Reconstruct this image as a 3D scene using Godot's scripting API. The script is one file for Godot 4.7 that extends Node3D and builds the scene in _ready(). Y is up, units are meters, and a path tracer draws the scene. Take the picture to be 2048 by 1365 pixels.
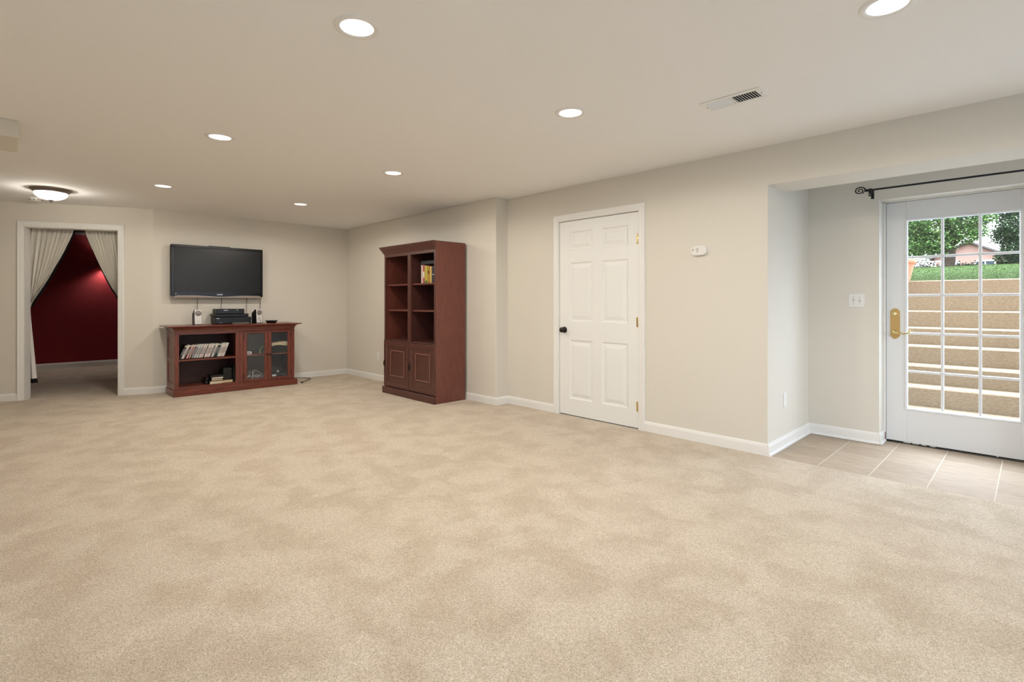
extends Node3D
# A finished basement room: beige carpet, cream walls, media wall, bookcase, entry alcove with a glazed door to an outside stair.
# x runs along the television wall, -z towards it; the camera stands at x = z = 0.

const F_PX := 1023.43
const CAM_Y := 1.191
const H := 2.4            # ceiling
const X_DOOR := 4.183     # wall with the six-panel door
const X_SHELF := 3.994    # wall behind the bookcase
const Z_TV := -8.022      # wall with the television
const Z_RET := -4.347     # where the two right-hand walls step
const Z_ALC := -1.447     # side wall of the entry alcove
const X_ALC := 5.195      # back wall of the entry alcove
const X_GD := 5.365       # inner face of the glazed door
const Z_RED := -12.23     # red wall of the room behind the curtains
const KX := 1.32          # where the angled wall meets the television wall
const PHI := 0.4221       # angle of that wall

const WARM := Color(1.0, 0.97, 0.92)
const COOL := Color(0.66, 0.835, 1.0)
const LAMP_ENERGY := 1.05
const BEAM_ENERGY := 0.62
const DAY_ENERGY := 1.0
const ADDED_WINDOW_ENERGY := 1.4
const ADDED_SIDE_ENERGY := 2.7

var M := {}
var used := {}
var rng := RandomNumberGenerator.new()


# ---------------------------------------------------------------- mesh builder
class MB:
	var v := PackedVector3Array()
	var n := PackedVector3Array()
	var xf := Transform3D()

	func tri(a: Vector3, b: Vector3, c: Vector3, na: Vector3, nb: Vector3, nc: Vector3) -> void:
		a = xf * a; b = xf * b; c = xf * c
		na = (xf.basis * na).normalized(); nb = (xf.basis * nb).normalized(); nc = (xf.basis * nc).normalized()
		if (b - a).cross(c - a).dot(na + nb + nc) > 0.0:
			v.append_array([a, c, b]); n.append_array([na, nc, nb])
		else:
			v.append_array([a, b, c]); n.append_array([na, nb, nc])

	func quad(a: Vector3, b: Vector3, c: Vector3, d: Vector3, nn: Vector3) -> void:
		tri(a, b, c, nn, nn, nn)
		tri(a, c, d, nn, nn, nn)

	func face(a: Vector3, b: Vector3, c: Vector3, d: Vector3, out_from: Vector3) -> void:
		# a flat quad whose normal points away from out_from
		var nn := (b - a).cross(c - a)
		if nn.length() < 1e-12:
			nn = (c - a).cross(d - a)
		nn = nn.normalized()
		if nn.dot((a + b + c + d) / 4.0 - out_from) < 0.0:
			nn = -nn
		quad(a, b, c, d, nn)

	func box(p: Vector3, q: Vector3, bev := 0.0) -> void:
		var lo := Vector3(minf(p.x, q.x), minf(p.y, q.y), minf(p.z, q.z))
		var hi := Vector3(maxf(p.x, q.x), maxf(p.y, q.y), maxf(p.z, q.z))
		var c := (lo + hi) / 2.0
		var e := (hi - lo) / 2.0
		var b := minf(bev, minf(e.x, minf(e.y, e.z)) * 0.9)
		for ax in 3:
			var u := (ax + 1) % 3
			var w := (ax + 2) % 3
			for s in [-1.0, 1.0]:
				var pts := []
				for k in [[-1, -1], [1, -1], [1, 1], [-1, 1]]:
					var r := Vector3()
					r[ax] = s * e[ax]
					r[u] = k[0] * (e[u] - b)
					r[w] = k[1] * (e[w] - b)
					pts.append(c + r)
				var nn := Vector3()
				nn[ax] = s
				quad(pts[0], pts[1], pts[2], pts[3], nn)
		if b <= 0.0:
			return
		for ax in 3:
			var u := (ax + 1) % 3
			var w := (ax + 2) % 3
			for su in [-1.0, 1.0]:
				for sw in [-1.0, 1.0]:
					var pts := []
					for k in [[-1, 0], [1, 0], [1, 1], [-1, 1]]:
						var r := Vector3()
						r[ax] = k[0] * (e[ax] - b)
						r[u] = su * (e[u] - (b if k[1] == 0 else 0.0))
						r[w] = sw * (e[w] - (b if k[1] == 1 else 0.0))
						pts.append(c + r)
					var nn := Vector3()
					nn[u] = su
					nn[w] = sw
					quad(pts[0], pts[1], pts[2], pts[3], nn.normalized())
		for sx in [-1.0, 1.0]:
			for sy in [-1.0, 1.0]:
				for sz in [-1.0, 1.0]:
					var s := Vector3(sx, sy, sz)
					var a := c + s * Vector3(e.x, e.y - b, e.z - b)
					var d := c + s * Vector3(e.x - b, e.y, e.z - b)
					var f := c + s * Vector3(e.x - b, e.y - b, e.z)
					var nn := s.normalized()
					tri(a, d, f, nn, nn, nn)

	func lathe(prof: Array, seg := 24, smooth := true) -> void:
		# prof: Vector2(radius, height along y); turned about the y axis of xf
		for i in prof.size() - 1:
			var p: Vector2 = prof[i]
			var q: Vector2 = prof[i + 1]
			var t := q - p
			if t.length() < 1e-7:
				continue
			var n0 := Vector2(t.y, -t.x).normalized()
			var np := n0
			var nq := n0
			if smooth:
				if i > 0:
					var tp: Vector2 = p - prof[i - 1]
					var m := Vector2(tp.y, -tp.x).normalized()
					if m.dot(n0) > 0.72:
						np = (m + n0).normalized()
				if i < prof.size() - 2:
					var tq: Vector2 = prof[i + 2] - q
					var m := Vector2(tq.y, -tq.x).normalized()
					if m.dot(n0) > 0.72:
						nq = (m + n0).normalized()
			for k in seg:
				var a := TAU * k / seg
				var b := TAU * (k + 1) / seg
				var ca := Vector3(cos(a), 0, sin(a))
				var cb := Vector3(cos(b), 0, sin(b))
				var up := Vector3.UP
				var p0 := ca * p.x + up * p.y
				var p1 := cb * p.x + up * p.y
				var q0 := ca * q.x + up * q.y
				var q1 := cb * q.x + up * q.y
				if q.x > 1e-6:
					tri(p0, q1, q0, ca * np.x + up * np.y, cb * nq.x + up * nq.y, ca * nq.x + up * nq.y)
				if p.x > 1e-6:
					tri(p0, p1, q1, ca * np.x + up * np.y, cb * np.x + up * np.y, cb * nq.x + up * nq.y)

	func tube(pts: Array, r: float, seg := 8, r_end := -1.0) -> void:
		var rings := []
		var nrm := []
		var t0: Vector3 = (pts[1] - pts[0]).normalized()
		var side := t0.cross(Vector3.UP if absf(t0.y) < 0.9 else Vector3.RIGHT).normalized()
		for i in pts.size():
			var t: Vector3
			if i == 0:
				t = t0
			elif i == pts.size() - 1:
				t = (pts[i] - pts[i - 1]).normalized()
			else:
				t = (pts[i + 1] - pts[i - 1]).normalized()
			side = (side - t * side.dot(t)).normalized()
			var up := t.cross(side)
			var rr := r if r_end < 0.0 else lerpf(r, r_end, float(i) / (pts.size() - 1))
			var ring := []
			var ns := []
			for k in seg:
				var d := side * cos(TAU * k / seg) + up * sin(TAU * k / seg)
				ring.append(pts[i] + d * rr)
				ns.append(d)
			rings.append(ring)
			nrm.append(ns)
		for i in pts.size() - 1:
			for k in seg:
				var k2 := (k + 1) % seg
				tri(rings[i][k], rings[i][k2], rings[i + 1][k2], nrm[i][k], nrm[i][k2], nrm[i + 1][k2])
				tri(rings[i][k], rings[i + 1][k2], rings[i + 1][k], nrm[i][k], nrm[i + 1][k2], nrm[i + 1][k])
		for e in [0, pts.size() - 1]:
			var t: Vector3 = -t0 if e == 0 else (pts[e] - pts[e - 1]).normalized()
			for k in seg:
				tri(pts[e], rings[e][k], rings[e][(k + 1) % seg], t, t, t)

	func prism(poly: PackedVector2Array, o: Vector3, u: Vector3, w: Vector3, d: Vector3) -> void:
		# a flat outline in the plane of u and w, swept along d
		var idx := Geometry2D.triangulate_polygon(poly)
		var dn := d.normalized()
		for i in range(0, idx.size(), 3):
			var a := o + u * poly[idx[i]].x + w * poly[idx[i]].y
			var b := o + u * poly[idx[i + 1]].x + w * poly[idx[i + 1]].y
			var c := o + u * poly[idx[i + 2]].x + w * poly[idx[i + 2]].y
			tri(a, b, c, -dn, -dn, -dn)
			tri(a + d, b + d, c + d, dn, dn, dn)
		var sgn := 1.0 if Geometry2D.is_polygon_clockwise(poly) else -1.0
		for i in poly.size():
			var p := poly[i]
			var q := poly[(i + 1) % poly.size()]
			var t := q - p
			var m := Vector2(-t.y, t.x).normalized() * sgn
			var nn := (u * m.x + w * m.y).normalized()
			var a := o + u * p.x + w * p.y
			var b := o + u * q.x + w * q.y
			quad(a, b, b + d, a + d, nn)

	func steps(o: Vector3, u: Vector3, w: Vector3, nn: Vector3, su: float, sw: float, rings: Array) -> void:
		# a rectangle su by sw from corner o, worked into nested rectangles: rings of Vector2(inset, height along nn); the last is closed
		var prev := []
		for r in rings:
			var i: float = r.x
			var h: Vector3 = nn * r.y
			var cur := [o + u * i + w * i + h, o + u * (su - i) + w * i + h, o + u * (su - i) + w * (sw - i) + h, o + u * i + w * (sw - i) + h]
			if prev.size():
				for k in 4:
					var k2 := (k + 1) % 4
					var c: Vector3 = (cur[k2] - cur[k]).cross(prev[k] - cur[k])
					if c.length() < 1e-12:
						continue
					c = c.normalized()
					if c.dot(nn) < -0.001:
						c = -c
					elif absf(c.dot(nn)) <= 0.001:
						var inward: Vector3 = (o + u * su * 0.5 + w * sw * 0.5) - (cur[k] + cur[k2]) * 0.5
						var rising: bool = nn.dot(cur[k] - prev[k]) > 0.0
						if (c.dot(inward) > 0.0) == rising:
							c = -c
					quad(prev[k], prev[k2], cur[k2], cur[k], c)
			prev = cur
		quad(prev[0], prev[1], prev[2], prev[3], nn)

	func mesh(shift := Vector3()) -> ArrayMesh:
		var a := []
		a.resize(Mesh.ARRAY_MAX)
		var vv := v
		if shift != Vector3():
			vv = PackedVector3Array()
			vv.resize(v.size())
			for i in v.size():
				vv[i] = v[i] - shift
		a[Mesh.ARRAY_VERTEX] = vv
		a[Mesh.ARRAY_NORMAL] = n
		var m := ArrayMesh.new()
		m.add_surface_from_arrays(Mesh.PRIMITIVE_TRIANGLES, a)
		return m


func mb(xf := Transform3D()) -> MB:
	var b := MB.new()
	b.xf = xf
	return b


func at(p: Vector3, turn := 0.0) -> Transform3D:
	return Transform3D(Basis(Vector3.UP, turn), p)


func axis(p: Vector3, along: Vector3) -> Transform3D:
	# a frame at p whose y axis points along
	var y := along.normalized()
	var x := y.cross(Vector3.FORWARD if absf(y.z) < 0.9 else Vector3.RIGHT).normalized()
	return Transform3D(Basis(x, y, x.cross(y)), p)


# ---------------------------------------------------------------- scene objects
func numbered(called: String) -> String:
	var k: int = used.get(called, 0)
	used[called] = k + 1
	return called if k == 0 else "%s_%03d" % [called, k]


func base_of(o: Node3D) -> Vector3:
	return Vector3() if o == self else o.position + base_of(o.get_parent())


func obj(called: String, b: MB, m: Material, parent: Node3D = self) -> MeshInstance3D:
	# shapes are given in the room's coordinates and kept relative to the thing they belong to
	var o := MeshInstance3D.new()
	o.mesh = b.mesh(base_of(parent))
	o.material_override = m
	o.name = numbered(called) if parent == self else called
	parent.add_child(o, true)
	return o


func local(called: String, b: MB, m: Material, parent: Node3D) -> MeshInstance3D:
	# shapes already in the thing's own coordinates
	var o := MeshInstance3D.new()
	o.mesh = b.mesh()
	o.material_override = m
	o.name = called
	parent.add_child(o, true)
	return o


func tag(o: Node3D, label: String, category: String, group := "") -> Node3D:
	o.set_meta("label", label)
	o.set_meta("category", category)
	if group:
		o.set_meta("group", group)
	return o


func thing(called: String, label: String, category: String, p: Vector3, group := "") -> Node3D:
	var o := Node3D.new()
	o.name = numbered(called)
	o.position = p
	add_child(o)
	return tag(o, label, category, group)


func struct(o: Node3D, label := "") -> Node3D:
	o.set_meta("kind", "structure")
	if label:
		o.set_meta("label", label)
	return o


func structure(called: String, p: Vector3, label := "") -> Node3D:
	var o := Node3D.new()
	o.name = called
	o.position = p
	add_child(o)
	return struct(o, label)


func dup(src: Node3D, p: Vector3, label: String, turn := 0.0) -> Node3D:
	var c: Node3D = src.duplicate()
	c.name = numbered(str(src.name).rstrip("0123456789").trim_suffix("_"))
	c.position = p
	c.rotation.y = turn
	add_child(c)
	c.set_meta("label", label)
	return c


# ---------------------------------------------------------------- materials
func mat(c: Color, rough := 0.8, metal := 0.0) -> StandardMaterial3D:
	var m := StandardMaterial3D.new()
	m.albedo_color = c
	m.roughness = rough
	m.metallic = metal
	return m


func noise_tex(kind: int, freq: float, oct: int, s: int, a: Color, b: Color, warp := 0.0, size := 512, lo := 0.25, hi := 0.75) -> NoiseTexture2D:
	var f := FastNoiseLite.new()
	f.noise_type = kind
	f.frequency = freq
	f.fractal_octaves = oct
	f.seed = s
	if warp > 0.0:
		f.domain_warp_enabled = true
		f.domain_warp_amplitude = warp
		f.domain_warp_frequency = freq * 0.7
	var g := Gradient.new()
	g.offsets = PackedFloat32Array([lo, hi])
	g.colors = PackedColorArray([a, b])
	var t := NoiseTexture2D.new()
	t.width = size
	t.height = size
	t.seamless = true
	t.normalize = true
	t.noise = f
	t.color_ramp = g
	return t


func tri_mat(t: Texture2D, sc: Vector3, rough: float, world := false) -> StandardMaterial3D:
	var m := StandardMaterial3D.new()
	m.albedo_texture = t
	m.uv1_triplanar = true
	m.uv1_world_triplanar = world
	m.uv1_triplanar_sharpness = 8.0
	m.uv1_scale = sc
	m.roughness = rough
	return m


func wood(a: Color, b: Color, along: int, rough: float, s: int) -> StandardMaterial3D:
	var sc := Vector3(2.6, 2.6, 2.6)
	sc[along] = 0.17
	var m := tri_mat(noise_tex(FastNoiseLite.TYPE_SIMPLEX_SMOOTH, 0.045, 4, s, a, b, 4.0, 512, 0.1, 0.9), sc, rough)
	m.clearcoat_enabled = true
	m.clearcoat = 0.2
	m.clearcoat_roughness = 0.35
	return m


func pile_images(n: int) -> Array:
	# tufts: random heights softened over a few millimetres, wrapped at the edges; colour follows those heights, with the shade of the gaps put in
	var r := RandomNumberGenerator.new()
	r.seed = 99
	var a := PackedFloat32Array()
	a.resize(n * n)
	for i in n * n:
		a[i] = r.randf()
	for pass_ in 2:
		var b := a.duplicate()
		for y in n:
			var y0 := y * n
			for x in n:
				b[y0 + x] = (a[y0 + (x + n - 1) % n] + a[y0 + x] * 1.6 + a[y0 + (x + 1) % n]) / 3.6
		for y in n:
			var y0 := y * n
			var ym := ((y + n - 1) % n) * n
			var yp := ((y + 1) % n) * n
			for x in n:
				a[y0 + x] = (b[ym + x] + b[y0 + x] * 1.6 + b[yp + x]) / 3.6
	var col := PackedByteArray()
	col.resize(n * n * 3)
	var hgt := PackedByteArray()
	hgt.resize(n * n)
	for i in n * n:
		var t := clampf((a[i] - 0.5) * 3.4 + 0.5, 0.0, 1.0)
		hgt[i] = int(t * 255.0)
		var k := pow(t, 0.8)
		col[i * 3] = int(lerpf(180, 232, k))
		col[i * 3 + 1] = int(lerpf(162, 218, k))
		col[i * 3 + 2] = int(lerpf(137, 199, k))
	return [ImageTexture.create_from_image(Image.create_from_data(n, n, false, Image.FORMAT_RGB8, col)), ImageTexture.create_from_image(Image.create_from_data(n, n, false, Image.FORMAT_L8, hgt))]


func materials() -> void:
	var S := FastNoiseLite.TYPE_SIMPLEX_SMOOTH
	M.wall = mat(Color(0.865, 0.843, 0.80), 0.92)
	M.ceiling = mat(Color(0.95, 0.947, 0.943), 0.95)
	M.trim = mat(Color(0.925, 0.918, 0.905), 0.42)
	M.white = mat(Color(0.93, 0.93, 0.92), 0.45)
	M.door_paint = mat(Color(0.875, 0.875, 0.875), 0.5)
	M.plastic = mat(Color(0.91, 0.90, 0.885), 0.5)
	M.red = mat(Color(0.54, 0.105, 0.145), 0.8)
	M.unlit_ceiling = mat(Color(0.16, 0.13, 0.13), 0.9)  # the missing light up there is put into the colour
	M.black = mat(Color(0.03, 0.03, 0.033), 0.5)
	M.gloss_black = mat(Color(0.012, 0.012, 0.015), 0.22)
	M.screen = mat(Color(0.03, 0.033, 0.042), 0.32)
	M.grey = mat(Color(0.33, 0.31, 0.30), 0.5)
	M.charcoal = mat(Color(0.10, 0.10, 0.105), 0.55)
	M.silver = mat(Color(0.75, 0.75, 0.75), 0.3, 0.9)
	M.silver_plastic = mat(Color(0.88, 0.87, 0.86), 0.4)
	M.bronze = mat(Color(0.17, 0.155, 0.15), 0.42, 0.55)
	M.pewter = mat(Color(0.50, 0.46, 0.43), 0.45, 0.6)
	M.iron = mat(Color(0.10, 0.095, 0.095), 0.5, 0.3)
	M.brass = mat(Color(0.80, 0.675, 0.45), 0.33, 0.75)
	M.bright_brass = mat(Color(0.88, 0.80, 0.58), 0.18, 1.0)
	M.dark = mat(Color(0.02, 0.018, 0.017), 0.8)
	M.led = mat(Color(0.85, 0.88, 0.95), 0.4)
	M.rubber = mat(Color(0.05, 0.047, 0.045), 0.7)
	M.worn = mat(Color(0.50, 0.38, 0.31), 0.8)
	# carpet: fine twisted pile, and broad swirls where the pile leans one way or the other
	var pile := pile_images(1024)
	M.carpet = tri_mat(pile[0], Vector3(0.95, 0.95, 0.95), 1.0, true)
	M.carpet.uv1_triplanar_sharpness = 20.0
	M.carpet.heightmap_enabled = true
	M.carpet.heightmap_texture = pile[1]
	M.carpet.heightmap_scale = 0.35
	M.carpet.detail_enabled = true
	M.carpet.detail_blend_mode = BaseMaterial3D.BLEND_MODE_MUL
	M.carpet.detail_uv_layer = BaseMaterial3D.DETAIL_UV_2
	M.carpet.detail_albedo = noise_tex(S, 0.014, 5, 21, Color(0.935, 0.92, 0.90), Color(1, 1, 1), 60.0, 1024, 0.25, 0.65)
	M.carpet.uv2_triplanar = true
	M.carpet.uv2_world_triplanar = true
	M.carpet.uv2_scale = Vector3(0.19, 0.19, 0.19)
	M.carpet.rim_enabled = true
	M.carpet.rim = 0.5
	M.carpet.rim_tint = 0.5
	# furniture
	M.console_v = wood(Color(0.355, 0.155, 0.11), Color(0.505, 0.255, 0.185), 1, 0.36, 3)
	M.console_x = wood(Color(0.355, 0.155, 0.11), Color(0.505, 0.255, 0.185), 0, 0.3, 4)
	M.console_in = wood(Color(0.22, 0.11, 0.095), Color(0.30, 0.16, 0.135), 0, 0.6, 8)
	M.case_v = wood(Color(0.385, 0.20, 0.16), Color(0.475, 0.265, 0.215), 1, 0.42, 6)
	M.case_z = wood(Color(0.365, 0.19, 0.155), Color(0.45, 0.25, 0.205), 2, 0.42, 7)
	M.case_front_shaded = wood(Color(0.29, 0.16, 0.135), Color(0.37, 0.215, 0.18), 1, 0.42, 16)  # darker copy for the fronts: their shade is in the colour
	M.case_rail_shaded = wood(Color(0.29, 0.16, 0.135), Color(0.37, 0.215, 0.18), 2, 0.42, 17)  # the same painted-in shade, grain along z
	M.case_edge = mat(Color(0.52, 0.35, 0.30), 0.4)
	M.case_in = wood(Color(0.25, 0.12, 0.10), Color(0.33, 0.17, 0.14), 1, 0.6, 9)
	# tiles and grout
	for k in 4:
		var c := Color(0.70 - 0.012 * k, 0.625 - 0.012 * k, 0.545 - 0.012 * k)
		var m := tri_mat(noise_tex(S, 0.010, 4, 30 + k, c.darkened(0.02), c.lightened(0.06), 6.0), Vector3(5, 1.2, 1.2), 0.72)
		M["tile%d" % k] = m
	M.grout = mat(Color(0.80, 0.755, 0.69), 0.9)
	# outside
	M.concrete = tri_mat(noise_tex(S, 0.05, 6, 41, Color(0.595, 0.545, 0.465), Color(0.68, 0.635, 0.555), 8.0, 1024, 0.1, 0.8), Vector3(0.6, 1.0, 0.45), 0.95)
	M.concrete.detail_enabled = true
	M.concrete.detail_blend_mode = BaseMaterial3D.BLEND_MODE_MUL
	M.concrete.detail_uv_layer = BaseMaterial3D.DETAIL_UV_2
	M.concrete.detail_albedo = noise_tex(FastNoiseLite.TYPE_SIMPLEX, 0.10, 2, 42, Color(0.72, 0.70, 0.68), Color(1, 1, 1), 0.0, 512, 0.06, 0.17)
	M.concrete.uv2_triplanar = true
	M.concrete.uv2_scale = Vector3(1.3, 1.3, 1.3)
	M.lawn = tri_mat(noise_tex(S, 0.03, 4, 51, Color(0.20, 0.28, 0.14), Color(0.30, 0.39, 0.21), 10.0), Vector3(0.3, 0.3, 0.3), 1.0)
	M.mulch = mat(Color(0.20, 0.155, 0.125), 1.0)
	M.bark = tri_mat(noise_tex(S, 0.03, 4, 61, Color(0.14, 0.11, 0.09), Color(0.30, 0.25, 0.21), 10.0), Vector3(3, 0.6, 3), 1.0)
	M.terracotta = mat(Color(0.78, 0.56, 0.45), 0.85)
	M.stucco = mat(Color(0.80, 0.77, 0.72), 0.9)
	M.brick_dark = mat(Color(0.50, 0.38, 0.34), 0.9)
	M.brick = mat(Color(0.565, 0.46, 0.42), 0.9)
	M.roof = mat(Color(0.33, 0.31, 0.31), 0.9)
	M.window_glass = mat(Color(0.22, 0.26, 0.30), 0.1)
	# glass
	M.glass = mat(Color(0.9, 0.95, 0.94, 0.04), 0.02)
	M.glass.transparency = BaseMaterial3D.TRANSPARENCY_ALPHA
	M.cab_glass = mat(Color(0.75, 0.85, 0.9, 0.05), 0.03)
	M.cab_glass.transparency = BaseMaterial3D.TRANSPARENCY_ALPHA
	# fabric
	M.drape = tri_mat(noise_tex(FastNoiseLite.TYPE_SIMPLEX, 0.4, 2, 71, Color(0.83, 0.81, 0.765), Color(0.90, 0.88, 0.84)), Vector3(6, 6, 6), 0.95)
	M.drape_white = mat(Color(0.92, 0.90, 0.88), 0.9)
	M.lining = mat(Color(0.025, 0.022, 0.025), 0.95)
	M.lens = mat(Color(1, 1, 1), 0.6)
	M.lens.emission_enabled = true
	M.lens.emission = Color(1.0, 0.985, 0.955)
	M.lens.emission_energy_multiplier = 1.6
	M.dome = M.lens.duplicate()
	M.dome.emission_energy_multiplier = 1.4


# ---------------------------------------------------------------- main
func _ready() -> void:
	rng.seed = 7
	# camera
	var cam := Camera3D.new()
	cam.name = "camera"
	cam.projection = Camera3D.PROJECTION_FRUSTUM
	cam.keep_aspect = Camera3D.KEEP_HEIGHT
	cam.near = 0.05
	cam.far = 200.0
	cam.size = 1365.0 / F_PX * cam.near
	cam.frustum_offset = Vector2(0, -(682.5 - 604.37) / F_PX * cam.near)
	cam.position = Vector3(0, CAM_Y, 0)
	cam.rotation = Vector3(0, -deg_to_rad(44.379), 0)
	add_child(cam)
	cam.current = true
	# sky and exposure
	var sky_mat := ProceduralSkyMaterial.new()
	sky_mat.sky_top_color = Color(0.93, 0.965, 1.0)
	sky_mat.sky_horizon_color = Color(0.63, 0.635, 0.64)
	sky_mat.ground_bottom_color = Color(0.45, 0.46, 0.42)
	sky_mat.ground_horizon_color = Color(0.75, 0.77, 0.76)
	sky_mat.sky_energy_multiplier = 3.15
	sky_mat.ground_energy_multiplier = 0.8
	sky_mat.sky_curve = 0.35
	var env := Environment.new()
	env.background_mode = Environment.BG_SKY
	env.sky = Sky.new()
	env.sky.sky_material = sky_mat
	env.tonemap_mode = Environment.TONE_MAPPER_LINEAR
	env.tonemap_exposure = 0.98
	env.sdfgi_enabled = true
	env.ssao_enabled = true
	env.ssil_enabled = true
	var we := WorldEnvironment.new()
	we.name = "world_environment"
	we.environment = env
	add_child(we)
	# daylight that comes in through the glazed door
	area_light("door_daylight", Vector3(5.47, 1.09, -0.41), Vector3(-1, 0, 0), Vector2(0.70, 1.60), COOL, DAY_ENERGY)
	# cool fill light through two added windows out of view
	area_light("added_window_fill", Vector3(4.0, 1.45, 2.36), Vector3(0, 0, -1), Vector2(1.9, 1.25), COOL, ADDED_WINDOW_ENERGY)
	area_light("added_side_fill", Vector3(-1.36, 1.45, 1.15), Vector3(1, 0, 0), Vector2(1.9, 1.25), COOL, ADDED_SIDE_ENERGY)
	materials()
	room_shell()
	trims()
	panel_door()
	glazed_door()
	ceiling_things()
	wall_things()
	curtained_doorway()
	television()
	media_console()
	console_top_things()
	console_inside_things()
	bookcase()
	outside()


func area_light(called: String, p: Vector3, towards: Vector3, size: Vector2, c: Color, energy: float) -> void:
	var l := AreaLight3D.new()
	l.name = called
	l.area_size = size
	l.area_normalize_energy = true
	l.light_color = c
	l.light_energy = energy
	l.shadow_enabled = true
	l.set("area_range", 30.0)
	add_child(l)
	l.look_at_from_position(p, p + towards, Vector3.UP if absf(towards.y) < 0.9 else Vector3.FORWARD)


func omni(called: String, p: Vector3, c: Color, energy: float, size := 0.05) -> void:
	var l := OmniLight3D.new()
	l.name = called
	l.position = p
	l.light_color = c
	l.light_energy = energy
	l.light_size = size
	l.omni_range = 20.0
	l.omni_attenuation = 2.0
	l.shadow_enabled = true
	add_child(l)


# ---------------------------------------------------------------- room
func along(s: float, y: float, d := 0.0) -> Vector3:
	# a point on the angled wall: s metres left of its corner, d metres behind its face
	return Vector3(KX - s * cos(PHI) + d * sin(PHI), y, Z_TV - s * sin(PHI) - d * cos(PHI))


func wall_frame() -> Transform3D:
	# x to the left along the angled wall, y up, z behind it
	return Transform3D(Basis(Vector3(-cos(PHI), 0, -sin(PHI)), Vector3.UP, Vector3(sin(PHI), 0, -cos(PHI))), Vector3(KX, 0, Z_TV))


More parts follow.
